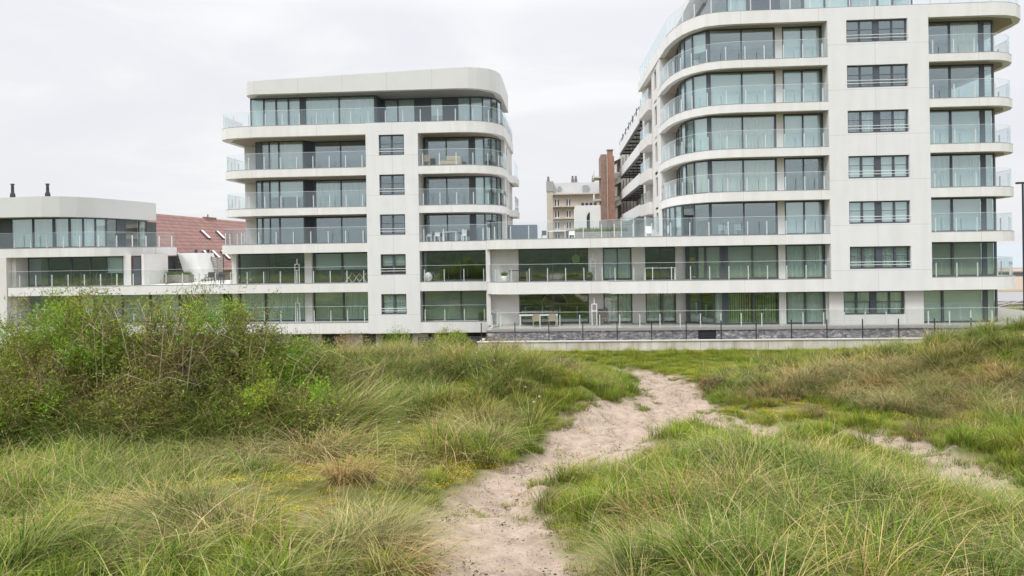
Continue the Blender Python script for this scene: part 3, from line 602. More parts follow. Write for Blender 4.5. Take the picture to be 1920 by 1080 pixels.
MB().add([(xe,70,z0_),(xe,112,z0_),(xr,112,z1_),(xr,70,z1_),(-52,70,z0_),(-52,112,z0_)], [(0,1,2,3),(3,2,5,4),(0,3,4),(1,5,2)]).build('roof', tile_mat(), rh)
MB().box(-51.8, -38.0, 70.2, 111.8, -2, 3.59).build('wall', mat('house_brick', (.35, .24, .19), .9, .1, 2), rh)
def skylight(y, t, ln=.15):
    sx = lambda q: xe + (xr - xe) * q; sz = lambda q: z0_ + (z1_ - z0_) * q
    m = MB(); n_ = (.35, .44)
    a, b = t, t + ln
    vs = [(sx(a)+.02, y, sz(a)+.03), (sx(a)+.02, y+.75, sz(a)+.03), (sx(b)+.02, y+.75, sz(b)+.03), (sx(b)+.02, y, sz(b)+.03)]
    vs += [(p[0]+.1, p[1], p[2]+.13) for p in vs]
    o = MB().add(vs, [(3,2,1,0),(4,5,6,7),(0,1,5,4),(1,2,6,5),(2,3,7,6),(3,0,4,7)]).build('skylight', mat('skylight_frame', (.09, .08, .08), .5), rh)
    v2 = [(p[0]*1+.012, p[1] + (.12 if i in (0,3) else -.12), p[2]+.012) for i, p in enumerate(vs[4:])]
    v2 = v2 + [(p[0]-.01, p[1], p[2]-.01) for p in v2]
    MB().add(v2, [(0,1,2,3),(7,6,5,4),(0,4,5,1),(1,5,6,2),(2,6,7,3),(3,7,4,0)]).build('pane', mat('bright_pane', (.85, .87, .90), .08, spec=1), o)
for y, t in ((85.5, .565), (89.5, .565), (74.7, .14), (80.9, .18), (83, .18), (85.3, .18)): skylight(y, t)
MB().box(-44.5, -44.1, 90.5, 93.5, 9.7, 10.15).build('chimney', mat('ridge_chimney', (.28, .17, .13), .9), rh); MB().box(-44.35, -44.25, 91.5, 91.6, 10.151, 10.5).build('chimney', BLK, rh)

# ================================================================== terrace and balcony things
TIMB = mat('grey_timber', (.28, .26, .24), .85, .2, 8); WOOD = mat('teak', (.46, .36, .25), .7, .15, 6); WHT = mat('white_lacquer', (.82, .82, .82), .4)
ANTH = mat('anthracite', (.05, .052, .06), .5); WICK = mat('wicker', (.42, .36, .27), .85, .2, 30)
def slat_screen(label, x0, x1, y, z0, z1, grp='slatted privacy screens'):
    r = root('slatted_screen', label, 'screen', ((x0+x1)/2, y, z0), grp); m = MB(); n = int((z1 - z0) / .16)
    for i in range(n): m.box(x0, x1, y, y + .03, z0 + .04 + i * .16, z0 + .165 + i * .16)
    m.build('slat_panel', TIMB, r)
    for x in (x0, (x0+x1)/2, x1): 
        o = MB().box(x - .04, x + .04, y + .031, y + .1, z0, z1 + .02).build('post', ANTH, r)
slat_screen('grey slatted screen left of the white wedge-shaped stair house', -35.0, -32.7, 64, 3.05, 4.85)
slat_screen('narrow grey slatted screen right of the white wedge-shaped stair house', -31.7, -30.6, 66, 3.05, 5.2)
slat_screen('grey slatted screen on the podium roof behind the long planter', 3.4, 6.4, 64, 6.08, 7.7)
wg = root('stair_house', 'white wedge-shaped stair house with slanted sides on the low terrace', 'stair house', (-32, 64, 3.05))
pr_ = [(-33.35, 5.55), (-31.75, 5.55), (-31.15, 3.4), (-31.4, 3.05), (-32.2, 3.05), (-32.9, 4.0)]
n_ = len(pr_); MB().add([(a, 63.2, b) for a, b in pr_] + [(a - .2, 67, b) for a, b in pr_], [tuple(range(n_-1,-1,-1))[::-1], tuple(range(n_, 2*n_))[::-1]] + [(i, i+n_, (i+1)%n_+n_, (i+1)%n_) for i in range(n_)]).build('wall', WR, wg)
for x in (-33.1, -32.0): MB().lathe(x, 66, [(.13, 5.3), (.13, 5.75), (.18, 5.8), (.1, 5.9)], 10).build('vent_pipe', BLK, wg)
def tuft_mesh(name, x0, x1, y0, y1, z, h, m, parent, n=500):
    b = MB()
    for _ in range(n):
        x, y = random.uniform(x0, x1), random.uniform(y0, y1); a = random.uniform(0, 6.28); hh = h * random.uniform(.4, 1); dx, dy = math.cos(a) * .02, math.sin(a) * .02; lx, ly = random.gauss(0, .12), random.gauss(0, .12)
        b.add([(x-dx,y-dy,z),(x+dx,y+dy,z),(x+dx*.6+lx*.5,y+dy*.6+ly*.5,z+hh*.6),(x-dx*.6+lx*.5,y-dy*.6+ly*.5,z+hh*.6),(x+lx,y+ly,z+hh)], [(0,1,2,3),(3,2,4)])
    return b.build(name, m, parent)
PLG = mat('planter_green', (.13, .18, .05), .8, .3, 4)
def planter(label, x0, x1, y, z, h, n=700, gh=.45):
    r = root('planter', label, 'planter', ((x0+x1)/2, y, z), 'long timber planters'); m = MB()
    for i in range(int(h / .17)): m.box(x0, x1, y, y + .9, z + .01 + i * .17, z + .165 + i * .17)
    m.build('box', TIMB, r); tuft_mesh('grass', x0 + .05, x1 - .05, y + .05, y + .85, z + h - .1, gh, PLG, r, n)
planter('long grey timber planter with low grass, on the low terrace', -33.6, -30.9, 60.3, 3.06, .7, 700, .4)
planter('long grey timber planter with tall grass on the podium roof', 1.2, 5.6, 61.8, 6.08, .72, 1200, .5)
def table(label, x, y, z, w, d, h, m, legm=None, t=.05, name='table', rz=0):
    r = root(name, label, 'table', (x, y, z)); legm = legm or m
    MB().box(x-w/2, x+w/2, y-d/2, y+d/2, z+h-t, z+h).build('table_top', m, r)
    for sx in (-1, 1):
        for sy in (-1, 1):
            cx, cy = x + sx*(w/2-.06), y + sy*(d/2-.06); MB().box(cx-.03, cx+.03, cy-.03, cy+.03, z, z+h-t-.001).build('leg', legm, r)
    return r
def chair(label, x, y, z, m, face=1, w=.5, back=.9, arm=False, group=None):
    """face=+1: sitter looks away from the camera"""
    r = root('chair', label, 'chair', (x, y, z), group)
    MB().box(x-w/2, x+w/2, y-w/2, y+w/2, z+.40, z+.46).build('seat', m, r, bevel=.015)
    yb = y - face * (w/2 - .03)
    MB().add([(x-w/2+.02,yb-.02,z+.461),(x+w/2-.02,yb-.02,z+.461),(x+w/2-.02,yb-.02-face*.08,z+back),(x-w/2+.02,yb-.02-face*.08,z+back),
              (x-w/2+.02,yb+.02,z+.461),(x+w/2-.02,yb+.02,z+.461),(x+w/2-.02,yb+.02-face*.08,z+back),(x-w/2+.02,yb+.02-face*.08,z+back)],
             [(0,1,2,3),(7,6,5,4),(0,4,5,1),(1,5,6,2),(2,6,7,3),(3,7,4,0)]).build('backrest', m, r)
    for sx in (-1, 1):
        for sy in (-1, 1): MB().box(x+sx*(w/2-.035)-.02, x+sx*(w/2-.035)+.02, y+sy*(w/2-.035)-.02, y+sy*(w/2-.035)+.02, z, z+.399).build('leg', m, r)
        if arm: MB().box(x+sx*(w/2+.02)-.03, x+sx*(w/2+.02)+.03, y-w/2, y+w/2, z+.62, z+.66).box(x+sx*(w/2+.02)-.02, x+sx*(w/2+.02)+.02, y-.03, y+.03, z+.44, z+.62).build('armrest', m, r)
    return r
z1 = TL[1] + .02
table('dark high table at the corner of the low terrace, beside the tower wall', -26.2, 57.2, z1, .95, .6, .78, ANTH, name='terrace_table')
for i, (x, y, lb) in enumerate(((-29.2, 60.5, 'dark outdoor chair, left one of the low terrace pair near the slatted screen'), (-28.2, 60.3, 'dark outdoor chair, right one of the low terrace pair near the slatted screen'))): chair(lb, x, y, z1, ANTH, -1, .6, .85, True, 'dark terrace chairs')
# bistro set with crossed legs
bt = root('bistro_table', 'folding bistro table with crossed legs on the first-floor balcony left of the window column', 'table', (-15.7, 56.2, z1))
MB().box(-16.5, -14.9, 56.0, 56.6, z1 + .72, z1 + .76).build('table_top', ANTH, bt)
for x in (-16.2, -15.6, -15.1):
    MB().tube([(x - .28, 56.2, z1), (x + .28, 56.2, z1 + .72)], .018).tube([(x + .28, 56.25, z1), (x - .28, 56.25, z1 + .72)], .018).build('leg', METAL, bt)
chair('wooden folding chair at the left end of the fourth-floor balcony', -10.05, 56.3, TL[4] + .02, WOOD, -1, .52, .95)
sf = root('lounge_sofa', 'beige cushioned lounge seat on the fourth-floor balcony beside the wooden chair', 'sofa', (-8.3, 56.4, TL[4]))
BGE = mat('beige_cushion', (.50, .43, .33), .9); zz = TL[4] + .02
MB().box(-9.1, -7.4, 56.0, 56.8, zz + .12, zz + .4).build('seat', BGE, sf, bevel=.04); MB().box(-8.5, -7.4, 56.0, 56.18, zz + .401, zz + .72).build('backrest', BGE, sf, bevel=.04); MB().box(-9.05, -7.45, 56.05, 56.75, zz, zz + .119).build('base', WOOD, sf)
zz = TL[2] + .02
table('white square table on the second-floor balcony of the middle tower', -8.35, 56.3, zz, 1.1, .8, .74, WHT, name='balcony_table')
chair('white chair left of the white square table on the second-floor balcony', -9.35, 56.4, zz, WHT, -1, .45, .72); chair('white chair half hidden at the left end of the second-floor balcony', -10.0, 56.6, zz, WHT, -1, .42, .62)
chair('white chair just right of the white square table on the second-floor balcony', -7.3, 56.5, zz, WHT, -1, .42, .9)
b = MB().lathe(-10.05, 56.2, [(.02, z1), (.2, z1 + .06), (.31, z1 + .22), (.34, z1 + .36), (.3, z1 + .52), (.18, z1 + .66), (.02, z1 + .71)], 20).build('globe_lamp', WHT, None, True)
tag(b, 'white globe lamp standing at the left end of the first-floor balcony', 'lamp')
z2 = TR[1] + .02
def pot_plant(label, x, y, z, r_, h, pm, gh, n=160, grp=None):
    r = root('potted_plant', label, 'potted plant', (x, y, z), grp)
    MB().lathe(x, y, [(r_*.75, z), (r_, z + h), (r_*.85, z + h), (r_*.8, z + h - .06)], 16).build('pot', pm, r, True)
    tuft_mesh('foliage', x - r_*.6, x + r_*.6, y - r_*.6, y + r_*.6, z + h - .05, gh, PLG, r, n)
pot_plant('white pot with a tuft of grass on the podium first-floor balcony', -4.0, 53.0, z2, .28, .42, WHT, .4)
pot_plant('dark low pot with a small plant before the glass on the podium first-floor balcony', 2.0, 53.1, z2, .3, .38, ANTH, .35)
pot_plant('potted plant on the terrace at the right end of the middle tower balcony', -6.1, 56.3, .06, .2, .3, ANTH, .5)
table('dark slim side table on the podium first-floor balcony, right of the white pot', -3.0, 53.0, z2, 1.35, .4, .8, ANTH, mat('grey_legs', (.35, .34, .33), .5), name='side_table')
table('white bar-height frame table before the narrow window on the podium first-floor balcony', 6.9, 52.6, z2, 2.2, .5, .86, WHT, name='frame_table')
table('white dining table on the podium ground-floor terrace behind the two wicker chairs', -1.6, 52.6, .01, 2.7, .9, .76, WHT, name='dining_table')
chair('wicker chair, left of the pair at the white dining table', -1.72, 51.7, .01, WICK, 1, .52, .92, True, 'wicker dining chairs'); chair('wicker chair, right of the pair at the white dining table', -.62, 51.7, .01, WICK, 1, .52, .92, True, 'wicker dining chairs')
chair('tall dark armchair by the wall on the podium ground-floor terrace', 2.95, 53.0, .01, mat('taupe', (.2, .18, .16), .9), -1, .75, 1.05, True)
la = MB().tube([(-1.35, 55.2, 1.55), (-1.15, 55.2, 1.9), (-.75, 55.2, 2.12), (-.3, 55.2, 2.16), (.1, 55.2, 2.0), (.35, 55.2, 1.7), (.45, 55.2, 1.35)], .025).lathe(-1.4, 55.2, [(.14, .02), (.14, .05), (.02, .07), (.02, 1.56)], 12)
tag(la.build('arc_lamp', WHT, None, True), 'thin white arc lamp inside the ground-floor podium room', 'lamp')
orn = root('window_ornament', 'pale green disc with a red flower hanging inside the podium first-floor window', 'ornament', (1.2, 54.4, 4.2))
dz = [(math.cos(i*.393)*.30, math.sin(i*.393)*.34) for i in range(16)]
MB().add([(1.12+a, 54.35, 4.62+b_) for a, b_ in dz] + [(1.12+a, 54.38, 4.62+b_) for a, b_ in dz], [tuple(range(16)), tuple(range(31, 15, -1))] + [(i, i+16, (i+1)%16+16, (i+1)%16) for i in range(16)]).build('disc', mat('pale_green', (.30, .42, .15), .6), orn)
MB().lathe(1.58, 54.35, [(.02, 4.72), (.17, 4.8), (.2, 4.95), (.12, 5.04), (.02, 5.06)], 9).build('flower', mat('red_petal', (.45, .04, .05), .6), orn)
MB().tube([(1.12, 54.36, 4.95), (1.12, 54.36, 5.38)], .008, 4).build('cord', WHT, orn)
# podium roof terrace (z 6.09)
zt = TR[2] + .02
en = root('plant_enclosure', 'blue-grey louvred equipment enclosure on the podium roof beside the middle tower', 'enclosure', (-3.1, 62, zt))
BG = mat('blue_grey', (.17, .20, .24), .6, .05, 2); e_ = MB()
for i in range(8): e_.box(-4.25, -1.95, 61.97, 62.0, zt + .02 + i * .16, zt + .165 + i * .16)
e_.build('slat_panel', BG, en); MB().box(-4.3, -1.9, 62.001, 63.5, zt, zt + 1.34).build('housing', BG, en)
table('white table on the podium roof terrace in line with the beige townhouse', -.25, 60.5, zt, 1.5, .8, .76, WHT, ANTH, name='roof_table')
chair('dark chair left of the white table on the podium roof terrace', -1.25, 60.4, zt, ANTH, -1, .5, .8); chair('dark chair right of the white table on the podium roof terrace', .95, 60.4, zt, WHT, -1, .5, .7)
chair('tall-backed white armchair at the right end of the podium roof terrace', 7.1, 60.0, zt, WHT, -1, .6, 1.0, True)
gp = root('glass_screen', 'tall glass wind screen with steel posts at the right end of the podium roof terrace', 'screen', (6.4, 61.4, zt))
MB().box(5.0, 7.98, 61.4, 61.42, zt + .02, zt + 1.75).build('glass_panel', glass('screen_glass', (.86, .91, .91), .08), gp)
for x in (5.0, 6.0, 7.0, 7.95): MB().box(x - .025, x + .025, 61.43, 61.48, zt, zt + 1.78).build('post', METAL, gp)
for i, (x, lb) in enumerate(((11.3, 'white chair behind the glass balustrade of the second-floor room, left of the pair'), (12.4, 'white chair behind the glass balustrade of the second-floor room, right of the pair'))):
    chair(lb, x, 52.9, TR[2] + .02, WHT, -1, .5, .8, True, 'white indoor chairs')
chair('pale chair on the sixth-floor balcony of the tall tower', 9.9, 53.6, TR[6] + .02, WHT, -1, .5, .8)
# street lamp
sl = root('street_lamp', 'tall black street lamp at the right edge beside the tower', 'street lamp', (36.85, 62, -1.9))
MB().lathe(36.85, 62, [(.14, -1.9), (.14, .2), (.1, .25), (.075, 10.0), (.04, 10.1)], 14).build('pole', BLK, sl, True); MB().box(36.35, 36.95, 61.85, 62.15, 9.98, 10.12).build('lamp_head', BLK, sl, bevel=.03)
MB().box(36.4, 36.8, 61.9, 62.1, 9.955, 9.979).build('lens', mat('lamp_lens', (.6, .6, .55), .2), sl)

# ================================================================== terrain
PR = [(-3000, 3.0), (-220, 3.0), (-95, 6.0), (-45, 7.0), (-22, 4.6), (-8, 2.4), (2, 1.9), (8, 1.55), (12, 1.05), (18, .35), (24, -.25), (30, -.65), (38, -1.0), (44, -1.1), (49.5, -1.16), (53, -1.9), (90, -2.2), (140, -3.0), (200, -3.6), (300, -4.6), (420, -8), (4000, -9)]
BUMPS = [(19,31,4.8,5,2.35), (26.5,29,6,6,1.15), (12.5,34,5,4,.75), (-5.5,30,5,5.0,1.45), (-12,27,6,6,1.0), (-9.5,19.5,6,4,.35), (-1.4,25.5,2.2,3.2,.95),
 (3.3,13.2,2.1,2.2,.42), (3.1,16.6,1.3,1.7,.18), (8.6,14.6,2.6,3.2,-.55), (7.0,19.5,2.6,2.6,-.25), (-3.8,11.5,2.0,2.4,.35), (-20,34,8,8,.5), (12,18,3.5,3.0,.35), (-1.0,35,2.5,3,.45)]
PATH = [(-.7,3,1.2),(-.75,8.7,1.05),(-1.0,10.5,.95),(-1.1,12,.72),(-1.1,14,.55),(-.75,15.5,.6),(.15,17.3,1.15),(.9,19.2,1.35),(1.15,21.6,1.3),(2.5,24.5,1.6),(4.0,27,1.65),(4.3,30,1.3),(4.4,33,1.2),(4.7,36,1.1),(4,38.5,.65),(3,39.7,.3)]
BR1 = [(4.2,25.5,1.5),(5.9,22.8,1.15),(6.7,22.6,.5),(7.4,22.8,-.1),(8.5,21.9,.6),(8.9,20.4,.55),(9.0,19.4,.25),(8.8,17.3,.6),(8.5,15.6,.5),(8.1,13.9,.3)]
BR2 = [(5.6,27.5,.3),(6.6,27.3,.0),(8.2,26.4,.12)]
_p = np.array(PR)
_ng = np.random.default_rng(5)
_tab = _ng.random((256, 256))
def vnoise(x, y):
    xi = np.floor(x).astype(int); yi = np.floor(y).astype(int); fx = x - xi; fy = y - yi; fx = fx*fx*(3-2*fx); fy = fy*fy*(3-2*fy)
    g = lambda a, b: _tab[a & 255, b & 255]
    return (g(xi,yi)*(1-fx)+g(xi+1,yi)*fx)*(1-fy) + (g(xi,yi+1)*(1-fx)+g(xi+1,yi+1)*fx)*fy
def fbm(x, y, o=4): return sum(vnoise(x*2**i+17*i, y*2**i+9*i)*.5**i for i in range(o)) / sum(.5**i for i in range(o))
def pathmask(x, y):
    m = np.full(x.shape, -9.)
    for P in (PATH, BR1, BR2):
        for a, b in zip(P, P[1:]):
            dx, dy = b[0]-a[0], b[1]-a[1]; t = np.clip(((x-a[0])*dx+(y-a[1])*dy)/(dx*dx+dy*dy), 0, 1)
            d = np.hypot(x-a[0]-t*dx, y-a[1]-t*dy); m = np.maximum(m, (a[2]+(b[2]-a[2])*t) - d)
    return m + (fbm(x*1.3+3, y*1.3) - .5) * .95 + (vnoise(x*4.1, y*4.1+7) - .5) * .22      # >0 on the path, metres from its edge
def height(x, y):
    x = np.asarray(x, float); y = np.asarray(y, float)
    z = np.interp(y, _p[:,0], _p[:,1])
    for cx, cy, sx, sy, a in BUMPS: z = z + a * np.exp(-.9*(((x-cx)/sx)**2+((y-cy)/sy)**2))
    near = np.clip((49 - y)/4, 0, 1) * np.clip((y+400)/100, 0, 1)
    flat = np.clip((41 - y)/8, .15, 1)
    z = z + near * flat * ((fbm(x*.35, y*.35)-.5)*.35 + (fbm(x*.95+31, y*.95)-.5)*.55 + (fbm(x*1.7+50, y*1.7)-.5)*.09)
    pm = pathmask(x, y); z = z - .16*np.clip((pm+.5)/1.0, 0, 1)*near
    return z
xs = np.concatenate([[-4000,-2000,-900,-400,-200,-110,-75,-60,-52], np.arange(-46,-12,.35), np.arange(-12,16,.11), np.arange(16,44,.3), [50,60,75,100,140,200,400,900,2000,4000]])
ys = np.concatenate([[-3000,-1200,-500,-300,-200,-150,-120,-95,-80,-65,-50,-40,-32,-25,-20,-15,-11,-8,-5,-2], np.arange(0,6,.4), np.arange(6,30,.11), np.arange(30,50,.2), np.arange(50,70,1.5), [75,85,100,120,140,170,200,250,300,360,420,600,1200,4000]])
X, Y = np.meshgrid(xs, ys); Z = height(X, Y)
pmask = pathmask(X, Y)
_fp = np.clip((vnoise(X*3.6+5, Y*3.0)-.52)*3, 0, 1)
foot = (fbm(X*4.2, Y*3.6, 3)-.5)*.10 - _fp*.045 + (vnoise(X*8, Y*8)-.5)*.03
Z = Z + foot*np.clip(pmask*3+.6, 0, 1)*(Y < 45)
ny, nx = X.shape
me = bpy.data.meshes.new('dune_ground')
me.vertices.add(nx*ny); me.vertices.foreach_set('co', np.stack([X, Y, Z], -1).astype(np.float32).ravel())
idx = np.arange(nx*ny).reshape(ny, nx); q = np.stack([idx[:-1,:-1], idx[:-1,1:], idx[1:,1:], idx[1:,:-1]], -1).reshape(-1, 4)
me.loops.add(q.size); me.loops.foreach_set('vertex_index', q.ravel().astype(np.int32)); me.polygons.add(len(q))
me.polygons.foreach_set('loop_start', (np.arange(len(q))*4).astype(np.int32)); me.polygons.foreach_set('use_smooth', np.ones(len(q), bool)); me.update()
at = me.attributes.new('sand', 'FLOAT', 'POINT')
sandv = np.clip(pmask*2.2+.75, 0, 1); sandv[Y > 52] = 0; sandv = np.maximum(sandv, (Y > 120)*1.0); at.data.foreach_set('value', sandv.astype(np.float32).ravel())
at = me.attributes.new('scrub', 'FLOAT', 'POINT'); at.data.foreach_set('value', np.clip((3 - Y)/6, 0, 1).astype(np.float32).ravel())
gm = bpy.data.materials.new('dune_sand_and_turf'); gm.use_nodes = True; n = gm.node_tree.nodes; l = gm.node_tree.links; b = n['Principled BSDF']; b.inputs['Roughness'].default_value = .95; b.inputs['Specular IOR Level'].default_value = .15
g = n.new('ShaderNodeNewGeometry'); a_ = n.new('ShaderNodeAttribute'); a_.attribute_name = 'sand'
t1 = n.new('ShaderNodeTexNoise'); t1.inputs['Scale'].default_value = 3.2; t1.inputs['Detail'].default_value = 9; t1.inputs['Roughness'].default_value = .65; l.new(g.outputs['Position'], t1.inputs['Vector'])
sr = ramp(n, [(.28, (.25, .19, .148)), (.44, (.34, .268, .214)), (.60, (.41, .33, .27))]); l.new(t1.outputs['Fac'], sr.inputs[0])
t3 = n.new('ShaderNodeTexNoise'); t3.inputs['Scale'].default_value = 28; t3.inputs['Detail'].default_value = 4; l.new(g.outputs['Position'], t3.inputs['Vector'])
r3 = ramp(n, [(.33, (.42, .35, .29)), (.42, (1, 1, 1))]); l.new(t3.outputs['Fac'], r3.inputs[0])
mxa = n.new('ShaderNodeMix'); mxa.data_type = 'RGBA'; mxa.blend_type = 'MULTIPLY'; mxa.inputs[0].default_value = .8; l.new(sr.outputs[0], mxa.inputs[6]); l.new(r3.outputs[0], mxa.inputs[7])
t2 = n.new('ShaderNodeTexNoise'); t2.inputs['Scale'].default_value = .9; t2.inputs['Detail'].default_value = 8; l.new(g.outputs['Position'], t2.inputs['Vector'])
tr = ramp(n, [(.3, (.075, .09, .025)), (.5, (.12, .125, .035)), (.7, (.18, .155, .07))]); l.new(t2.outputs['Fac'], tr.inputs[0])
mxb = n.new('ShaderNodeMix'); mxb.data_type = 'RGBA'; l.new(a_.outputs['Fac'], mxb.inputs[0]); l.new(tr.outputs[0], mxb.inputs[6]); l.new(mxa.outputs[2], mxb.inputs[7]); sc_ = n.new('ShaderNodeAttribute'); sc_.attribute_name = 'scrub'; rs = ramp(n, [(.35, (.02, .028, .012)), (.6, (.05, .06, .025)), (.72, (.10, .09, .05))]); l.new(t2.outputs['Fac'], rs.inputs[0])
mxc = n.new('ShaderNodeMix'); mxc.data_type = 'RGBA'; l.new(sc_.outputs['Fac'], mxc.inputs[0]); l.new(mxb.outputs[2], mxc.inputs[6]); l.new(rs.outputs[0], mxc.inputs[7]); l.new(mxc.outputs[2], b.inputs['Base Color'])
bp = n.new('ShaderNodeBump'); bp.inputs['Strength'].default_value = .7; bp.inputs['Distance'].default_value = .06; l.new(t1.outputs['Fac'], bp.inputs['Height']); l.new(bp.outputs[0], b.inputs['Normal'])
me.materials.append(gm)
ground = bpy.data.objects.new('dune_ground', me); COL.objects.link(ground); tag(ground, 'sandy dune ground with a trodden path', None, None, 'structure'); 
seam = mat('sea_surface', (.30, .36, .40), .25, .06, .02)
sea = MB().box(-4000, 4000, 300, 6000, -6, -4.4).build('sea_water', seam); tag(sea, None, None, None, 'structure')
pr2 = MB().box(33, 400, 100, 118, -2.9, -2.2).build('promenade', mat('promenade_concrete', (.27, .27, .28), .8, .05, .3)); tag(pr2, None, None, None, 'structure')
pw = MB().box(60, 500, 206, 208, -3.9, -2.6).box(60, 500, 205.4, 206, -2.6, -2.3).build('sea_wall', mat('sea_wall_stone', (.22, .23, .25), .8, .1, 1)); tag(pw, 'low dark sea wall crossing the beach beyond the tall tower', 'sea wall')
tbs = root('timber_stack', 'weathered timber beams lying beside the promenade at the far right', 'timber stack', (50, 84, -2))
tb = MB()
for i in range(12): tb.tube([(41 + i*1.1, 82 + random.random()*3, -1.7 + random.random()*.5), (46 + i*1.2, 84 + random.random()*3, -1.6 + random.random()*.5)], .14, 6)
tb.build('beam', TIMB, tbs)

# ================================================================== vegetation
def leafmat(name, rough=.75, trans=.15, hue=.05):
    m = bpy.data.materials.new(name); m.use_nodes = True; n = m.node_tree.nodes; l = m.node_tree.links; n.clear()
    o = n.new('ShaderNodeOutputMaterial'); a = n.new('ShaderNodeAttribute'); a.attribute_name = 'tint'
    oi = n.new('ShaderNodeObjectInfo'); g = n.new('ShaderNodeNewGeometry')
    t = n.new('ShaderNodeTexNoise'); t.inputs['Scale'].default_value = .45; t.inputs['Detail'].default_value = 3; l.new(g.outputs['Position'], t.inputs['Vector'])
    r = ramp(n, [(.32, (.84, .95, .80)), (.5, (1, 1, 1)), (.68, (1.22, 1.04, .92))]); l.new(t.outputs['Fac'], r.inputs[0])
    r2 = ramp(n, [(0, (.78, .84, .80)), (1, (1.2, 1.14, 1.1))]); l.new(oi.outputs['Random'], r2.inputs[0])
    x = n.new('ShaderNodeMix'); x.data_type = 'RGBA'; x.blend_type = 'MULTIPLY'; x.inputs[0].default_value = 1; l.new(a.outputs['Color'], x.inputs[6]); l.new(r.outputs[0], x.inputs[7])
    y = n.new('ShaderNodeMix'); y.data_type = 'RGBA'; y.blend_type = 'MULTIPLY'; y.inputs[0].default_value = 1; l.new(x.outputs[2], y.inputs[6]); l.new(r2.outputs[0], y.inputs[7])
    d = n.new('ShaderNodeBsdfPrincipled'); d.inputs['Roughness'].default_value = rough; d.inputs['Specular IOR Level'].default_value = .12; l.new(y.outputs[2], d.inputs['Base Color'])
    tl = n.new('ShaderNodeBsdfTranslucent'); l.new(y.outputs[2], tl.inputs[0])
    mx_ = n.new('ShaderNodeMixShader'); mx_.inputs[0].default_value = trans; l.new(d.outputs[0], mx_.inputs[1]); l.new(tl.outputs[0], mx_.inputs[2]); l.new(mx_.outputs[0], o.inputs[0])
    return m
GRASSM = leafmat('grass_blades'); TWIGM = leafmat('twigs', .9, 0)
def np_mesh(name, V, F, C, m):
    """V (n,3), F (k,4) quads, C (n,3) colours"""
    me = bpy.data.meshes.new(name); me.vertices.add(len(V)); me.vertices.foreach_set('co', V.astype(np.float32).ravel())
    me.loops.add(F.size); me.loops.foreach_set('vertex_index', F.ravel().astype(np.int32)); me.polygons.add(len(F))
    me.polygons.foreach_set('loop_start', (np.arange(len(F))*4).astype(np.int32)); me.update()
    a = me.attributes.new('tint', 'FLOAT_COLOR', 'POINT'); a.data.foreach_set('color', np.concatenate([C, np.ones((len(C),1))], 1).astype(np.float32).ravel())
    me.materials.append(m); return me
def blades(n, rad, hmin, hmax, wid, lean, droop, cols, seg=4, rng=RNG, wind=(.25, 0), straight=.0):
    """tuft of arching blades; returns V, F, C"""
    a = rng.random(n)*2*np.pi; r = rad*np.sqrt(rng.random(n)); bx, by = r*np.cos(a), r*np.sin(a)
    da = a + rng.normal(0, .7, n); ln = np.abs(rng.normal(lean, lean*.45, n)); H = hmin + (hmax-hmin)*rng.random(n)**.8
    dx, dy = np.cos(da)*ln + wind[0]*rng.random(n), np.sin(da)*ln + wind[1]
    dr = droop*rng.random(n)**.7
    V = np.zeros((n, seg+1, 2, 3)); C = np.zeros((n, seg+1, 2, 3)); ci = rng.choice(len(cols), n, p=np.array([c[3] for c in cols])/sum(c[3] for c in cols)); base = np.array([c[:3] for c in cols])[ci]
    base = base * (1 + rng.normal(0, .16, (n, 1))) * (1 + rng.normal(0, .04, (n, 3))); base = np.clip(base, .01, 1)
    px = -np.sin(da+rng.normal(0,.9,n)); py = np.cos(da)
    for s in range(seg+1):
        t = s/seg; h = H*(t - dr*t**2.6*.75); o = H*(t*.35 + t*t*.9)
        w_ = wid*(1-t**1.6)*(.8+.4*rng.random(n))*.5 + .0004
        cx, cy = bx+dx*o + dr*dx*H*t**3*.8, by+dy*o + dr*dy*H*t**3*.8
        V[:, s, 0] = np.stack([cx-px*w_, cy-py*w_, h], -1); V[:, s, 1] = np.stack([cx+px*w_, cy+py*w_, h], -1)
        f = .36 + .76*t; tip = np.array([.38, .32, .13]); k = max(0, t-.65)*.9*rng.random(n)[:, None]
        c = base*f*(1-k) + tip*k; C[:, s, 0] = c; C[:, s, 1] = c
    i = (np.arange(n)*(seg+1)*2)[:, None] + np.arange(seg)[None]*2; F = np.stack([i, i+1, i+3, i+2], -1).reshape(-1, 4)
    return V.reshape(-1, 3), F, C.reshape(-1, 3)
G1 = (.165, .245, .026); G2 = (.10, .185, .045); G3 = (.24, .38, .026); ST = (.52, .43, .22); ST2 = (.33, .255, .13); GY = (.35, .33, .045); BRN = (.25, .18, .12); YEL = (.62, .52, .04); MOS = (.36, .38, .035)
def merge(*p):
    V, F, C = [], [], []; o = 0
    for v, f, c in p: V.append(v); F.append(f+o); C.append(c); o += len(v)
    return np.concatenate(V), np.concatenate(F), np.concatenate(C)
def flowers(n, rad, h, col, s):
    V = np.zeros((n, 4, 3)); x = RNG.normal(0, rad*.5, n); y = RNG.normal(0, rad*.5, n); z = h*(.5+.6*RNG.random(n))
    for i, (a, b_) in enumerate(((-1,-1),(1,-1),(1,1),(-1,1))): V[:, i] = np.stack([x+a*s, y+b_*s*.7, z+RNG.normal(0, s*.5, n)], -1)
    return V.reshape(-1, 3), (np.arange(n)*4)[:, None]+np.arange(4)[None], np.repeat(np.clip(np.array(col)*(1+RNG.normal(0, .15, (n, 1))), 0, 1), 4, 0)
def mk(name, *p): 
    o = bpy.data.objects.new(name, np_mesh(name, *merge(*p), GRASSM)); return o
PROTO = {}
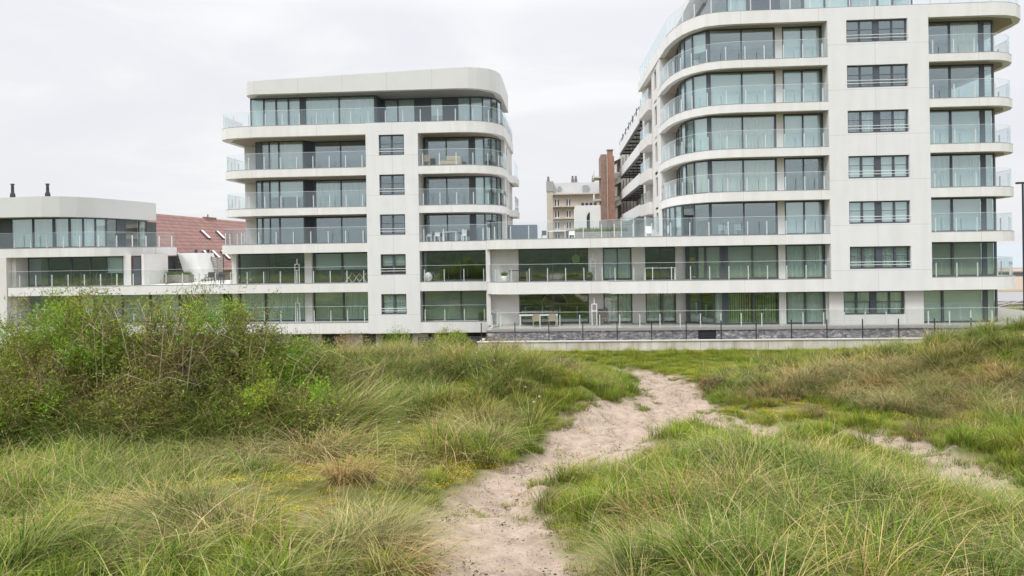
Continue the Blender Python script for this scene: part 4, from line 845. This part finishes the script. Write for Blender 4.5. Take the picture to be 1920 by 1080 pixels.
PROTO['tall'] = [mk('tall_tuft', blades(92, .22, .5, 1.1, .0116, .45, .85, [(*G1,.36),(*G2,.28),(*G3,.14),(*ST,.20),(*ST2,.08)], 6), blades(60, .3, .2, .5, .007, .3, .3, [(*G1,.5),(*ST2,.5)], 3)) for _ in range(4)]
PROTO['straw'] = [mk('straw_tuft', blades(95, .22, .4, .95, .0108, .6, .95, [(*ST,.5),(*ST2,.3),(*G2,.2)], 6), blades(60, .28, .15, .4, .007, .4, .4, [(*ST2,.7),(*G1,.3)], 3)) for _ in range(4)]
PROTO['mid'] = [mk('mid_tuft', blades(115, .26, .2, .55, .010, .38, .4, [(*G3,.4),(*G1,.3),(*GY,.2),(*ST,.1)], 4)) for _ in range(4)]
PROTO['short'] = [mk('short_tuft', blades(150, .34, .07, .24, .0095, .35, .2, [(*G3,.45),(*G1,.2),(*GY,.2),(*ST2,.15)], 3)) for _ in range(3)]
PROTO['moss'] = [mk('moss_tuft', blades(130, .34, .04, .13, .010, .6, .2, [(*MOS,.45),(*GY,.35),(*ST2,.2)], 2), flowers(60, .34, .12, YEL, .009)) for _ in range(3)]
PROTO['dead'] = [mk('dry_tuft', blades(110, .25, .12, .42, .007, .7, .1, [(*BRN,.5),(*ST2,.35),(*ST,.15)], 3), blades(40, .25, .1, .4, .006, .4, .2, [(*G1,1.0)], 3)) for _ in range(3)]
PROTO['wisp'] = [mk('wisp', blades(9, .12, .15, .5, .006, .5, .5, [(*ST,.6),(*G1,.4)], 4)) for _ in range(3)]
def scatter(name, protos, P, scale, label):
    """one mass of plants: points carrying a variant, a turn and a size, instanced by geometry nodes"""
    n_ = len(P); me = bpy.data.meshes.new(name); me.vertices.add(n_); me.vertices.foreach_set('co', P.astype(np.float32).ravel()); me.update()
    a = me.attributes.new('variant', 'INT', 'POINT'); a.data.foreach_set('value', RNG.integers(0, len(protos), n_).astype(np.int32))
    a = me.attributes.new('turn', 'FLOAT_VECTOR', 'POINT'); a.data.foreach_set('vector', np.stack([RNG.normal(0, .09, n_), RNG.normal(.03, .09, n_), RNG.random(n_)*6.283], -1).astype(np.float32).ravel())
    a = me.attributes.new('size', 'FLOAT', 'POINT'); a.data.foreach_set('value', scale.astype(np.float32))
    o = bpy.data.objects.new(name, me); COL.objects.link(o)
    pc = bpy.data.collections.new(name + '_variants')
    for p in protos: pc.objects.link(p)
    ng = bpy.data.node_groups.new(name + '_scatter', 'GeometryNodeTree'); ng.interface.new_socket('Geometry', in_out='INPUT', socket_type='NodeSocketGeometry'); ng.interface.new_socket('Geometry', in_out='OUTPUT', socket_type='NodeSocketGeometry')
    N = ng.nodes; Lk = ng.links; gi = N.new('NodeGroupInput'); go = N.new('NodeGroupOutput'); ip = N.new('GeometryNodeInstanceOnPoints'); ci = N.new('GeometryNodeCollectionInfo')
    ci.inputs['Collection'].default_value = pc; ci.inputs['Separate Children'].default_value = True; ci.inputs['Reset Children'].default_value = True
    def attr(nm, ty):
        q = N.new('GeometryNodeInputNamedAttribute'); q.data_type = ty; q.inputs['Name'].default_value = nm; return next(s for s in q.outputs if s.name == 'Attribute' and s.enabled)
    Lk.new(gi.outputs[0], ip.inputs['Points']); Lk.new(ci.outputs[0], ip.inputs['Instance']); ip.inputs['Pick Instance'].default_value = True
    Lk.new(attr('variant', 'INT'), ip.inputs['Instance Index']); Lk.new(attr('turn', 'FLOAT_VECTOR'), ip.inputs['Rotation']); Lk.new(attr('size', 'FLOAT'), ip.inputs['Scale'])
    Lk.new(ip.outputs[0], go.inputs[0]); md = o.modifiers.new('scatter', 'NODES'); md.node_group = ng
    return tag(o, label, None, None, 'stuff')
# candidate points inside the view wedge (with a margin to either side)
def cands(dens, y0, y1):
    n_ = int(dens*(y1-y0)*1.75*(y1+y0)/2); yy = y0 + (y1-y0)*np.sqrt(RNG.random(n_)) if y0 < 1 else np.sqrt(y0*y0 + (y1*y1-y0*y0)*RNG.random(n_)); xx = (RNG.random(n_)-.5)*1.75*yy - .02*yy + (RNG.random(n_)-.5)*3
    k = ((xx+5.3 > 0) | (yy < 49.5)) & (yy < 49.9) & ~((xx > -5.6) & (yy > 47.2)); return xx[k], yy[k]
spot = lambda x, y, L_: sum(a*np.exp(-(((x-cx)/r)**2+((y-cy)/r2)**2)) for cx, cy, r, r2, a in L_)
STRAW = [(-4.6,28,1.6,3,.6),(-7.2,25,2.0,3,.6),(10.5,30,3.0,2.4,1.0),(13.5,27,2.2,2.2,.8),(11.5,25.5,1.5,1.6,.6),(-5.0,9.6,.7,.6,.8),(-2.2,9.4,.8,1.0,.9),(.6,9.6,.7,1.3,.8),(2.6,11.3,1.3,1.0,.6),(17,29.5,5,4,.15),(-3.2,12.8,1,1.4,.5),(15,24,2,2,.4)]
DEAD = [(3.6,17.2,1.3,1.0,.9),(5.6,15.4,1.0,1.0,.6),(2.6,16.6,.7,.8,.5),(-2.6,31.5,2.4,2.6,1.2),(.6,33,1.5,2.2,.9),(-8.8,31,3.0,3.0,.7),(-1.8,20.5,.8,1.2,.5),(-3.0,10.8,.6,.7,.7),(6.1,31.5,.7,.7,.9),(8.3,24.8,1.0,1,.7),(10.5,21.5,1.2,1.5,.6),(-12,22,2,2,.5)]
MOSS = [(-3.6,24.9,.6,.7,1.0),(-5.4,10.9,1.3,.9,.8),(-3.3,11.4,1.3,1.1,.55),(-4.6,13.9,1.7,1.2,.6),(-6.3,12.4,1.0,.9,.7),(-6.0,15.9,1.6,1.1,.8),(2.2,14.8,.9,1.0,.5),(-5.4,17.0,1.7,2.0,1.1),(-3.6,19.5,1.2,1.8,.9),(-3.3,24.3,.9,1.0,1.0),(-4.6,12.4,1.4,1.4,.7),(-2.0,15.0,.7,1.3,.7),(8.2,26.5,2.0,1.3,.9),(6.2,38,3.6,2.4,.6),(9.2,34,2.8,2.4,.5),(-2.4,9.8,.8,.9,.4),(3.0,17.3,1.0,1.0,.5),(11.8,23,1.8,2,.6),(4.8,41.5,5,2,.3)]
LUSH = [(17,27,3,2,.9),(20,31,3,3,.9),(16,32.5,4,2,.8),(-6.5,13.8,2.2,1.5,.6),(12,33,3,2,.5),(.0,26.5,1.6,4.0,1.0),(2.3,32,1.4,3.0,.9),(-1.3,22.5,1.3,2.2,.8),(2.6,19.6,.8,1.6,.7),(8,44.5,9,1.6,1.2),(-.6,42,4,3,.9),(9.3,31,1.6,1.4,.6),(13,20,1.3,2.0,.6),(7.3,19.3,.8,1.0,.9)]
TALL = [(-2.0,24.5,1.6,3.0,.9),(-4.5,22,2,2.5,.8),(4.9,12.2,2.8,2.8,1.0),(-3.8,27.5,3.4,3.2,1.1),(-8,13,3.4,3.5,.9),(-9,17,4,2,.8),(17,30,6,5,.6),(-14,22,6,5,.6),(-10.5,16.6,3.5,1.3,1.4),(-6.6,17.4,1.0,1.2,.8),(2.2,9.3,2.5,1.5,.7),(6.5,9.6,3.0,2.0,.8)]
LOW = [(3.4,17.6,2.2,1.3,.7),(-4.0,13.2,3.2,2.2,.55),(6.8,18.5,3.4,3.8,1.0),(9,23.5,3.5,3,.8),(5.2,26.5,3,3,.5),(8.8,14.5,1.6,2.2,.8)]
kinds = ('tall', 'straw', 'mid', 'short', 'moss', 'dead')
acc = {k: [[], []] for k in kinds + ('wisp',)}
for y0, y1, dens, sc in ((6.0, 16, 20, .76), (16, 28, 13, .90), (28, 50, 9.5, .85)):
    x, y = cands(dens, y0, y1); pm = pathmask(x, y); nz = fbm(x*.8+9, y*.8); nz2 = fbm(x*.5+80, y*.5+30); nz3 = fbm(x*1.6+7, y*1.6+51)
    W = {'tall': .24 + spot(x, y, TALL)*1.2 - (y > 36)*.9 + (nz-.5)*1.4, 'straw': -.02 + spot(x, y, STRAW)*1.7 + (nz2-.5)*.9, 'mid': .46 + (nz3-.5)*1.2 + spot(x, y, LUSH)*.55, 'short': .40 + spot(x, y, LUSH)*.9 + (y > 36)*1.3 + (nz2-.5)*.7,
         'moss': .13 + spot(x, y, MOSS)*2.0 + (nz-.55)*.9, 'dead': .01 + spot(x, y, DEAD)*2.2 + (.45-nz3)*.45}
    ms = np.clip(spot(x, y, MOSS), 0, 1); lu = np.clip(spot(x, y, LUSH), 0, 1); lo = np.clip(spot(x, y, LOW), 0, 1)
    for k in ('tall', 'straw', 'mid'): W[k] = W[k]*(1-.82*ms)
    W['tall'] = W['tall']*(1-.92*lo); W['straw'] = W['straw']*(1-.5*lu); W['short'] = W['short'] + .5*lo; W['dead'] = W['dead']*(1-.7*lu)
    M = np.stack([np.clip(W[k], 0.005, 3)**1.7 for k in kinds], 0)
    edge = np.clip(1 - (-pm)/.55, 0, 1); M[0] *= (1-edge*.85); M[1] *= (1-edge*.7); M[3] *= 1+edge; M[4] *= 1+edge
    M /= M.sum(0); u = RNG.random(len(x)); ch = (M.cumsum(0) < u).sum(0).clip(0, len(kinds)-1)
    strip = np.exp(-(((x-.35)/.55)**2 + ((y-10.8)/2.4)**2)) + .9*np.exp(-(((x-.25)/.5)**2 + ((y-15.2)/1.2)**2)) + .5*np.exp(-(((x-6.8)/2.6)**2+((y-26)/1.6)**2))
    keep = (pm < .06) & (RNG.random(len(x)) > strip*.85) & (vnoise(x*1.9+11, y*1.9) < .42 + np.clip(-pm, 0, 1)*1.3)
    island = (np.exp(-((((x-.75)*.9-(y-18)*.42)/.2)**2+(((y-18)*.9+(x-.75)*.42)/1.0)**2)) + np.exp(-(((x-3.3)/.35)**2+((y-31.3)/.8)**2))) > .5
    keep |= island & (RNG.random(len(x)) < .9)
    stray = (pm > .05) & (pm < .7) & (vnoise(x*1.4+40, y*1.4+3) > .72) & (RNG.random(len(x)) < .55); keep |= stray; ch = np.where(stray, np.where(RNG.random(len(x)) < .6, 3, 4), ch)
    right = (pm > 0) & (pm < .75) & (x > -.4) & (y < 16.5) & (RNG.random(len(x)) < .16); keep |= right | ((pm > 0) & (x > 5.2) & (RNG.random(len(x)) < .2)); right |= (pm > 0) & (x > 5.2); ch = np.where(right, 3, ch); ch = np.where(island, 3, ch)
    zz_ = height(x, y) - .03
    lowl = np.exp(-(((x+3.9)/2.6)**2+((y-11.9)/2.3)**2)) + .7*np.exp(-(((x-4.2)/3.0)**2+((y-17.3)/1.3)**2))
    for i, k in enumerate(kinds):
        s = keep & (ch == i); acc[k][0].append(np.stack([x, y, zz_], -1)[s]); acc[k][1].append((sc*(1-.42*np.clip(lowl,0,1))*(.62+.7*RNG.random(len(x)))*(1.25 if k == 'straw' and y0 > 20 else 1)*(1 - .3*np.clip(1-(-pm)/.4, 0, 1)))[s])
    s = (pm > -.1) & (pm < .45) & (RNG.random(len(x)) < .30); acc['wisp'][0].append(np.stack([x, y, zz_], -1)[s]); acc['wisp'][1].append(.8*np.ones(s.sum()))
NM = {'tall': ('tall_dune_grass', 'tall arching green marram grass'), 'straw': ('straw_grass', 'bleached straw-coloured dune grass'), 'mid': ('meadow_grass', 'knee-high fresh green grass'), 'short': ('short_grass', 'short bright turf grass'),
      'moss': ('yellow_ground_cover', 'low yellow-green moss and stonecrop'), 'dead': ('dry_undergrowth', 'dry brown heathy undergrowth'), 'wisp': ('sparse_grass', 'thin wisps of grass along the sand path edge')}
for k in acc:
    P = np.concatenate(acc[k][0]); sc = np.concatenate(acc[k][1]); scatter(NM[k][0], PROTO[k], P, sc, NM[k][1]); print(k, len(P))
# heavy leaning tussocks
TU = [mk('tussock', blades(330, .30, .55, 1.3, .0112, .75, 1.0, cl_, 8, wind=wd_)) for cl_, wd_ in (([(*ST,.55),(*ST2,.3),(*G2,.15)], (-.5,-.1)), ([(*ST,.6),(*ST2,.25),(*G1,.15)], (.35,-.2)), ([(*G2,.6),(*G1,.25),(*ST,.15)], (-.35,-.15)), ([(*G1,.55),(*G3,.2),(*ST,.25)], (.3,-.1)))]
tp = [(-5.1,9.5,0),(-4.5,9.1,0),(-5.6,10.0,0),(-2.4,9.3,1),(-2.9,10.3,1),(-7.6,11.2,2),(-8.3,12.0,2),(-7.0,10.3,2),(-4.6,16.0,3),(-5.3,15.3,1),(-3.8,12.6,1),(2.6,11.6,1),(3.8,10.8,3),(5.0,11.5,3),(1.7,9.7,3),(6.2,10.3,2),(-9.5,15.2,2),(-8.4,15.6,3),(-6.9,15.5,0),(-11,15.5,2),(4.2,13.6,1),(-5.2,27.5,1),(-4.2,28.3,3),(-3.2,27.2,2),(-2.0,17.8,0),(-2.5,20.8,1),(10.2,29.2,1),(11.2,30,1),(12.6,27.4,1),(11.8,26.1,1),(13.6,28.5,0),(9.6,30.6,1),(15.2,26.5,1),(17,28,3),(19,29,1),(14.8,23.6,3)]
tp = [(x+dx, y+dy, v) for x, y, v in tp for dx, dy in ((0, 0), (.32, .25))]
_a = np.array(tp); P = np.stack([_a[:,0], _a[:,1], height(_a[:,0], _a[:,1])-.05], -1)
for v in range(4):
    k = _a[:,2] == v; o = scatter('grass_tussock', [TU[v]], P[k], np.where(P[k][:,1] < 14, .52, .72)+.3*RNG.random(k.sum()), ('bleached tussocks swept to the left', 'bleached straw tussocks', 'blue-green tussocks of marram', 'fresh green tussocks of marram')[v])
    tn = o.data.attributes['turn']; tn.data.foreach_set('vector', np.stack([RNG.normal(0,.08,k.sum()), RNG.normal(0,.08,k.sum()), RNG.normal(0,.35,k.sum())], -1).astype(np.float32).ravel())
xa = RNG.uniform(-14.5, -5.2, 420); ya = 16.4 + RNG.random(420)*2.6 + np.clip(xa+9, 0, 4)*.25; scatter('shrub_edge_grass', PROTO['tall'], np.stack([xa, ya, height(xa, ya)-.03], -1), 1.15+.75*RNG.random(420), 'tall green grass growing up through the feet of the shrubs')
# loose long blades leaning across everything in the near grass
x, y = cands(1.9, 6.5, 17); pm = pathmask(x, y); s = pm < -.35; x, y = x[s], y[s]
LB = [mk('long_blade', blades(5, .08, .6, 1.2, .0095, .6, 1.0, [(.62,.53,.30,.6),(.28,.37,.10,.4)], 8)) for _ in range(4)]
scatter('long_grass_stalks', LB, np.stack([x, y, height(x, y)-.02], -1), .8+.35*RNG.random(len(x)), 'long pale stalks arching over the near grass')
# bits of dry debris trodden into the sand
def litter(n_):
    V, F, C = [], [], []
    for i in range(n_):
        a = RNG.random()*6.28; L_ = .012+.035*RNG.random(); w_ = .005+.010*RNG.random(); x0, y0 = RNG.normal(0, .16, 2); ca, sa = math.cos(a), math.sin(a); z0 = .012+.02*RNG.random(); b0 = len(V)
        for dx, dy in ((-L_,-w_),(L_,-w_),(L_,w_),(-L_,w_)): V.append((x0+dx*ca-dy*sa, y0+dx*sa+dy*ca, z0+RNG.normal(0,.006)))
        F.append((b0,b0+1,b0+2,b0+3)); c = (.07,.05,.035) if RNG.random() < .6 else (.22,.16,.10); C += [c]*4
    return np.array(V), np.array(F), np.array(C)
x, y = cands(14, 6.5, 40); pm = pathmask(x, y); s = (pm > -.25) & (vnoise(x*2.3, y*2.3) > .45); x, y = x[s], y[s]
scatter('sand_litter', [mk('litter_patch', litter(k)) for k in (5, 9, 14)], np.stack([x, y, height(x, y)+.0], -1), .6+.6*RNG.random(len(x)), 'dark bits of dry debris on the sand path')
# fluffy seed heads
hd = [(-4.05,27.5),(-3.1,26.6),(-2.9,25.6),(-2.3,24.8),(-1.9,24.4),(-1.2,23.2),(-.75,22.5),(-5.3,19.0),(-4.1,18.2),(-3.9,29),(-2.6,25.2),(-.9,21.9),(-3.4,27.0),(-5.9,21.5)]
for i, (x, y) in enumerate(hd):
    z = float(height(x, y)); hh = .42 + .16*random.random(); r = root('seed_head', 'white fluffy seed head on a thin stalk standing above the grass left of the path', 'flower', (x, y, z), 'white seed heads in the dune grass')
    MB().tube([(x, y, z), (x+.02, y, z+hh*.6), (x+.05, y, z+hh)], .004, 4).build('stem', PLG, r)
    fl = MB()
    for _ in range(26):
        v = Vector((random.gauss(0,1), random.gauss(0,1), random.gauss(0,1.2))).normalized()*.03; c = Vector((x+.05, y, z+hh+.02)); s_ = v.orthogonal().normalized()*.012
        fl.add([c, c+v*.9-s_, c+v*1.1, c+v*.9+s_], [(0,1,2,3)])
    fl.build('seed_tuft', mat('seed_fluff', (.6, .6, .56), .9), r)

# shrubs: woody stems that fork again and again, leaf sprays along the outer twigs
def shrub(label, x, y, r_, h, green, nst=9, leafy=1.0, seed=1, bare=.35, grp='tangled shrubs on the dune', lean=0):
    rg = np.random.default_rng(seed); z = float(height(x, y)) - .08
    R = root('dune_shrub', label, 'shrub', (x, y, z), grp)
    TV, TF, TC = [], [], []; LVs, LC = [], []; nv = 0
    def twig(p, d, ln, rad, lvl):
        nonlocal nv
        seg = 5; pts = [p.copy()]; q = p.copy(); dd = d.copy()
        for i in range(seg):
            dd = dd + rg.normal(0, .20, 3) + np.array([0, 0, -.10 if lvl > 1 else .05]); dd /= np.linalg.norm(dd); q = q + dd*ln/seg
            e = ((q[0]-x)/r_)**2 + ((q[1]-y)/r_)**2 + (max(q[2]-z, 0)/h)**2*.8
            if e > 1.25 and lvl > 0: q = q - np.array([q[0]-x, q[1]-y, (q[2]-z)*.4])*.05
            pts.append(q.copy())
        u = np.cross(dd, [0, .3, 1.]); u /= np.linalg.norm(u)+1e-6; w_ = np.cross(dd, u)
        brn = np.array([.15, .11, .07]) if rg.random() > bare*.7 else np.array([.36, .29, .20]); brn = brn*(.7+.6*rg.random())
        for i, q in enumerate(pts):
            rr = rad*(1-.7*i/seg)
            for a in (0, 2.09, 4.19): TV.append(q + (u*math.cos(a)+w_*math.sin(a))*rr); TC.append(brn)
        for i in range(seg):
            b0 = nv+i*3
            for j in range(3): TF.append((b0+j, b0+(j+1) % 3, b0+3+(j+1) % 3, b0+3+j))
        nv += 3*(seg+1)
        if lvl < 3:
            for _ in range((5, 5, 4)[lvl]):
                i = rg.integers(2, seg+1); nd = dd*.6 + rg.normal(0, .55, 3) + np.array([0, 0, .28]); nd /= np.linalg.norm(nd); twig(pts[i], nd, ln*(.52+.25*rg.random()), rad*.52, lvl+1)
        if lvl >= 1:
            clump = green(pts[-1], rg)
            if clump is None: return
            col, am = clump
            for _ in range(int(19*am*leafy)):
                i = rg.integers(1, seg+1); c = pts[i] + rg.normal(0, .08, 3); dv = dd*.7 + rg.normal(0, .6, 3) + np.array([0, 0, .35]); dv /= np.linalg.norm(dv)
                L_ = .05 + .085*rg.random(); sd_ = np.cross(dv, rg.normal(0, 1, 3)); sd_ /= np.linalg.norm(sd_)+1e-6; sd_ *= .007 + .006*rg.random()
                LVs.append([c, c+dv*L_*.5-sd_, c+dv*L_, c+dv*L_*.5+sd_]); LC.append(np.array(col)*(1+rg.normal(0, .2)))
    for i in range(nst):
        a = rg.random()*6.283; t = .25+.75*rg.random(); d = np.array([math.cos(a)*t*r_/h*1.1 + lean, math.sin(a)*t*r_/h*1.1, 1.]); d /= np.linalg.norm(d)
        twig(np.array([x+math.cos(a)*r_*.25*rg.random(), y+math.sin(a)*r_*.25*rg.random(), z]), d, h*(.50+.22*rg.random()), .022*h/3+.006, 0)
    s_ = bpy.data.objects.new('stems', np_mesh('stems', np.array(TV), np.array(TF), np.clip(np.array(TC), 0, 1), TWIGM)); COL.objects.link(s_); adopt(s_, R)
    if LVs:
        A = np.array(LVs).reshape(-1, 3); f = bpy.data.objects.new('foliage', np_mesh('foliage', A, np.arange(len(A)).reshape(-1, 4), np.clip(np.repeat(np.array(LC), 4, 0), 0, 1), GRASSM)); COL.objects.link(f); adopt(f, R)
    return R
BG_, OL, YG = (.20, .34, .035), (.175, .235, .042), (.27, .37, .045)
def mixg(brights, base=OL, amt=1.0, keep=.8):
    def f(p, rg):
        for cx, cz, r_, c in brights:
            if (p[0]-cx)**2+(p[2]-cz)**2 < r_*r_*(.1+1.3*rg.random()) and rg.random() < .85: return tuple(q*(.65+.7*rg.random()) for q in c), 2.0
        if rg.random() > keep: return None
        k = rg.random(); return (tuple(a*(.65+.8*k)*(1, 1-.08*rg.random(), 1)[i_] for i_, a in enumerate(base)) if rg.random() > .2 else ((.27, .34, .05) if rg.random() > .25 else (.25, .19, .09))), amt*(.3+1.4*rg.random())
    return f
SH = [
 ('knee-high spray of yellow-green shoots at the left edge, in front of the thicket', -12.9, 15.9, .9, 1.9, mixg([(-12.7,1.6,.5,YG)], (.19,.23,.05), .8, .5), 9, .8, 31, .5),
 ('loose feathery bush spilling forward from the thicket, under the tallest shrub', -9.6, 16.7, 1.1, 1.8, mixg([], (.17,.21,.05), .8, .45), 10, .8, 32, .5),
 ('low sprawling bush of arching green sprays in front of the right end of the thicket', -7.6, 17.2, 1.1, 1.7, mixg([(-7.2,2.0,.25,YG)], (.18,.22,.05), .8, .45), 10, .8, 33, .5),
 ('sprawling brown twiggy shrub at the far left edge of the photo', -13.6, 18.6, 1.6, 2.6, mixg([(-13.2,3.0,.3,YG)], OL, 1, .62), 13, 1, 3, .35),
 ('tall shrub crowned by a bright green leafy clump, near the left edge', -12.2, 18.0, 1.1, 3.6, mixg([(-12.35,3.75,.62,BG_),(-11.5,3.0,.4,BG_)], OL, 1, .62), 12, 1.0, 4, .3),
 ('low leafy shrub with yellow-green shoots beside a dark stem', -11.9, 16.9, .45, 2.3, mixg([(-11.9,2.0,.45,YG)], OL, .4, .4), 5, .45, 5, .6),
 ('dense dark olive shrub between the two bright green-topped ones', -10.6, 18.7, 1.4, 2.5, mixg([(-10.4,3.3,.25,YG)], (.14,.19,.04), 1, .6), 14, 1, 6, .3),
 ('tallest wide shrub with many bare twigs and green tips, centre of the thicket', -9.3, 18.5, 1.25, 3.7, mixg([(-9.65,4.1,.34,YG),(-8.7,3.75,.42,BG_)], (.16,.20,.045), 1, .6), 15, 1.0, 7, .4),
 ('twiggy olive shrub leaning right of the tallest shrub', -8.0, 18.9, 1.1, 2.6, mixg([(-7.7,2.5,.25,YG)], (.16,.20,.045), 1, .6), 12, 1, 8, .4),
 ('rounded fresh green shrub at the right end of the thicket', -7.0, 19.6, 1.1, 2.1, mixg([(-7.3,2.5,.6,(.24,.34,.07)),(-6.8,2.0,.35,BG_)], (.18,.23,.06), 1.0, .55), 11, 1.0, 9, .4),
 ('low bare greyish twiggy bush right of the thicket', -5.9, 20.6, 1.0, 1.5, mixg([], OL, .4, .2), 11, .7, 10, .7),
 ('small sprig of bright green leaves standing in tall grass right of the thicket', -5.6, 16.9, .3, 1.7, mixg([(-5.6,2.3,.3,BG_)], YG, .4, .4), 3, .45, 11, .5),
 ('small yellow-green sapling low in the grass at the left', -10.3, 14.9, .2, .7, mixg([], YG, 1.0, .8), 2, .8, 12, .5),
 ('small bright bush poking over the mound below the window column', -8.1, 36, .7, 1.8, mixg([], YG, .7, .6), 6, .8, 13, .4),
 ('wide yellow-green bush on the mound before the dark slatted gate', -4.9, 32.6, .85, 1.1, mixg([], (.27,.37,.07), .8, .6), 8, .8, 14, .4),
 ('sparse pinkish bare bush below the middle tower basement', -9.3, 33.5, 1.8, 1.25, mixg([], (.30,.22,.14), .5, .35), 11, .7, 15, .8),
 ('second sparse bare bush below the middle tower, left of the first', -11.8, 33, 1.8, 1.6, mixg([], (.24,.24,.10), .6, .35), 11, .7, 16, .7),
 ('brown dry heath bush on the mound left of the sand path', -2.3, 30.4, 1.7, 1.15, mixg([], (.25,.18,.13), .5, .35), 20, .7, 17, .7),
 ('smaller grey-brown heath bush just left of the path bend', -.1, 31.6, 1.2, .95, mixg([], (.26,.2,.15), .5, .35), 14, .7, 18, .7),
 ('lone small brown bush right of the path before the concrete wall', 6.15, 31.4, .45, .5, mixg([], (.24,.18,.12), .6, .5), 8, .7, 19, .6),
]
for a in SH: shrub(*a[:6], nst=int(a[6]*1.35), leafy=a[7], seed=a[8], bare=a[9])
# bare dead canes arching out of the thicket
rg = np.random.default_rng(3); BARK = mat('dead_cane', (.42, .34, .25), .9, .2, 5)
for i, (x, y, h_, dx) in enumerate(((-12.6,17.2,3.0,.8),(-10.2,17.4,3.3,-.5),(-9.0,17.3,3.0,.6),(-7.7,17.9,2.9,.5),(-8.2,18,3.3,-.7),(-13.1,17.4,2.9,-.4),(-11.1,17.2,3.6,.5),(-9.8,17.2,3.6,.9),(-7.2,18.2,2.6,.9),(-10.6,16.6,2.0,1.3))):
    z = float(height(x, y)); m = MB()
    for k in range(3):
        a = rg.normal(0, .5, 2); hh = h_*(.7+.4*rg.random()); m.tube([(x+a[0]*.2, y+a[1]*.2, z), (x+dx*.25+a[0]*.5+rg.normal(0,.06), y+a[1]*.3, z+hh*.45), (x+dx*.6+a[0]*.8+rg.normal(0,.08), y+a[1]*.4, z+hh*.85), (x+dx*1.0+a[0]*.9, y+a[1]*.5, z+hh), (x+dx*1.6+a[0], y+a[1]*.6, z+hh*.88)], [.014,.011,.009,.006,.003], 5)
    o = m.build('dead_cane', BARK, None, True); tag(o, 'bare dead cane arching out of the shrub thicket at the left', 'dead branch', 'dead canes in the thicket')
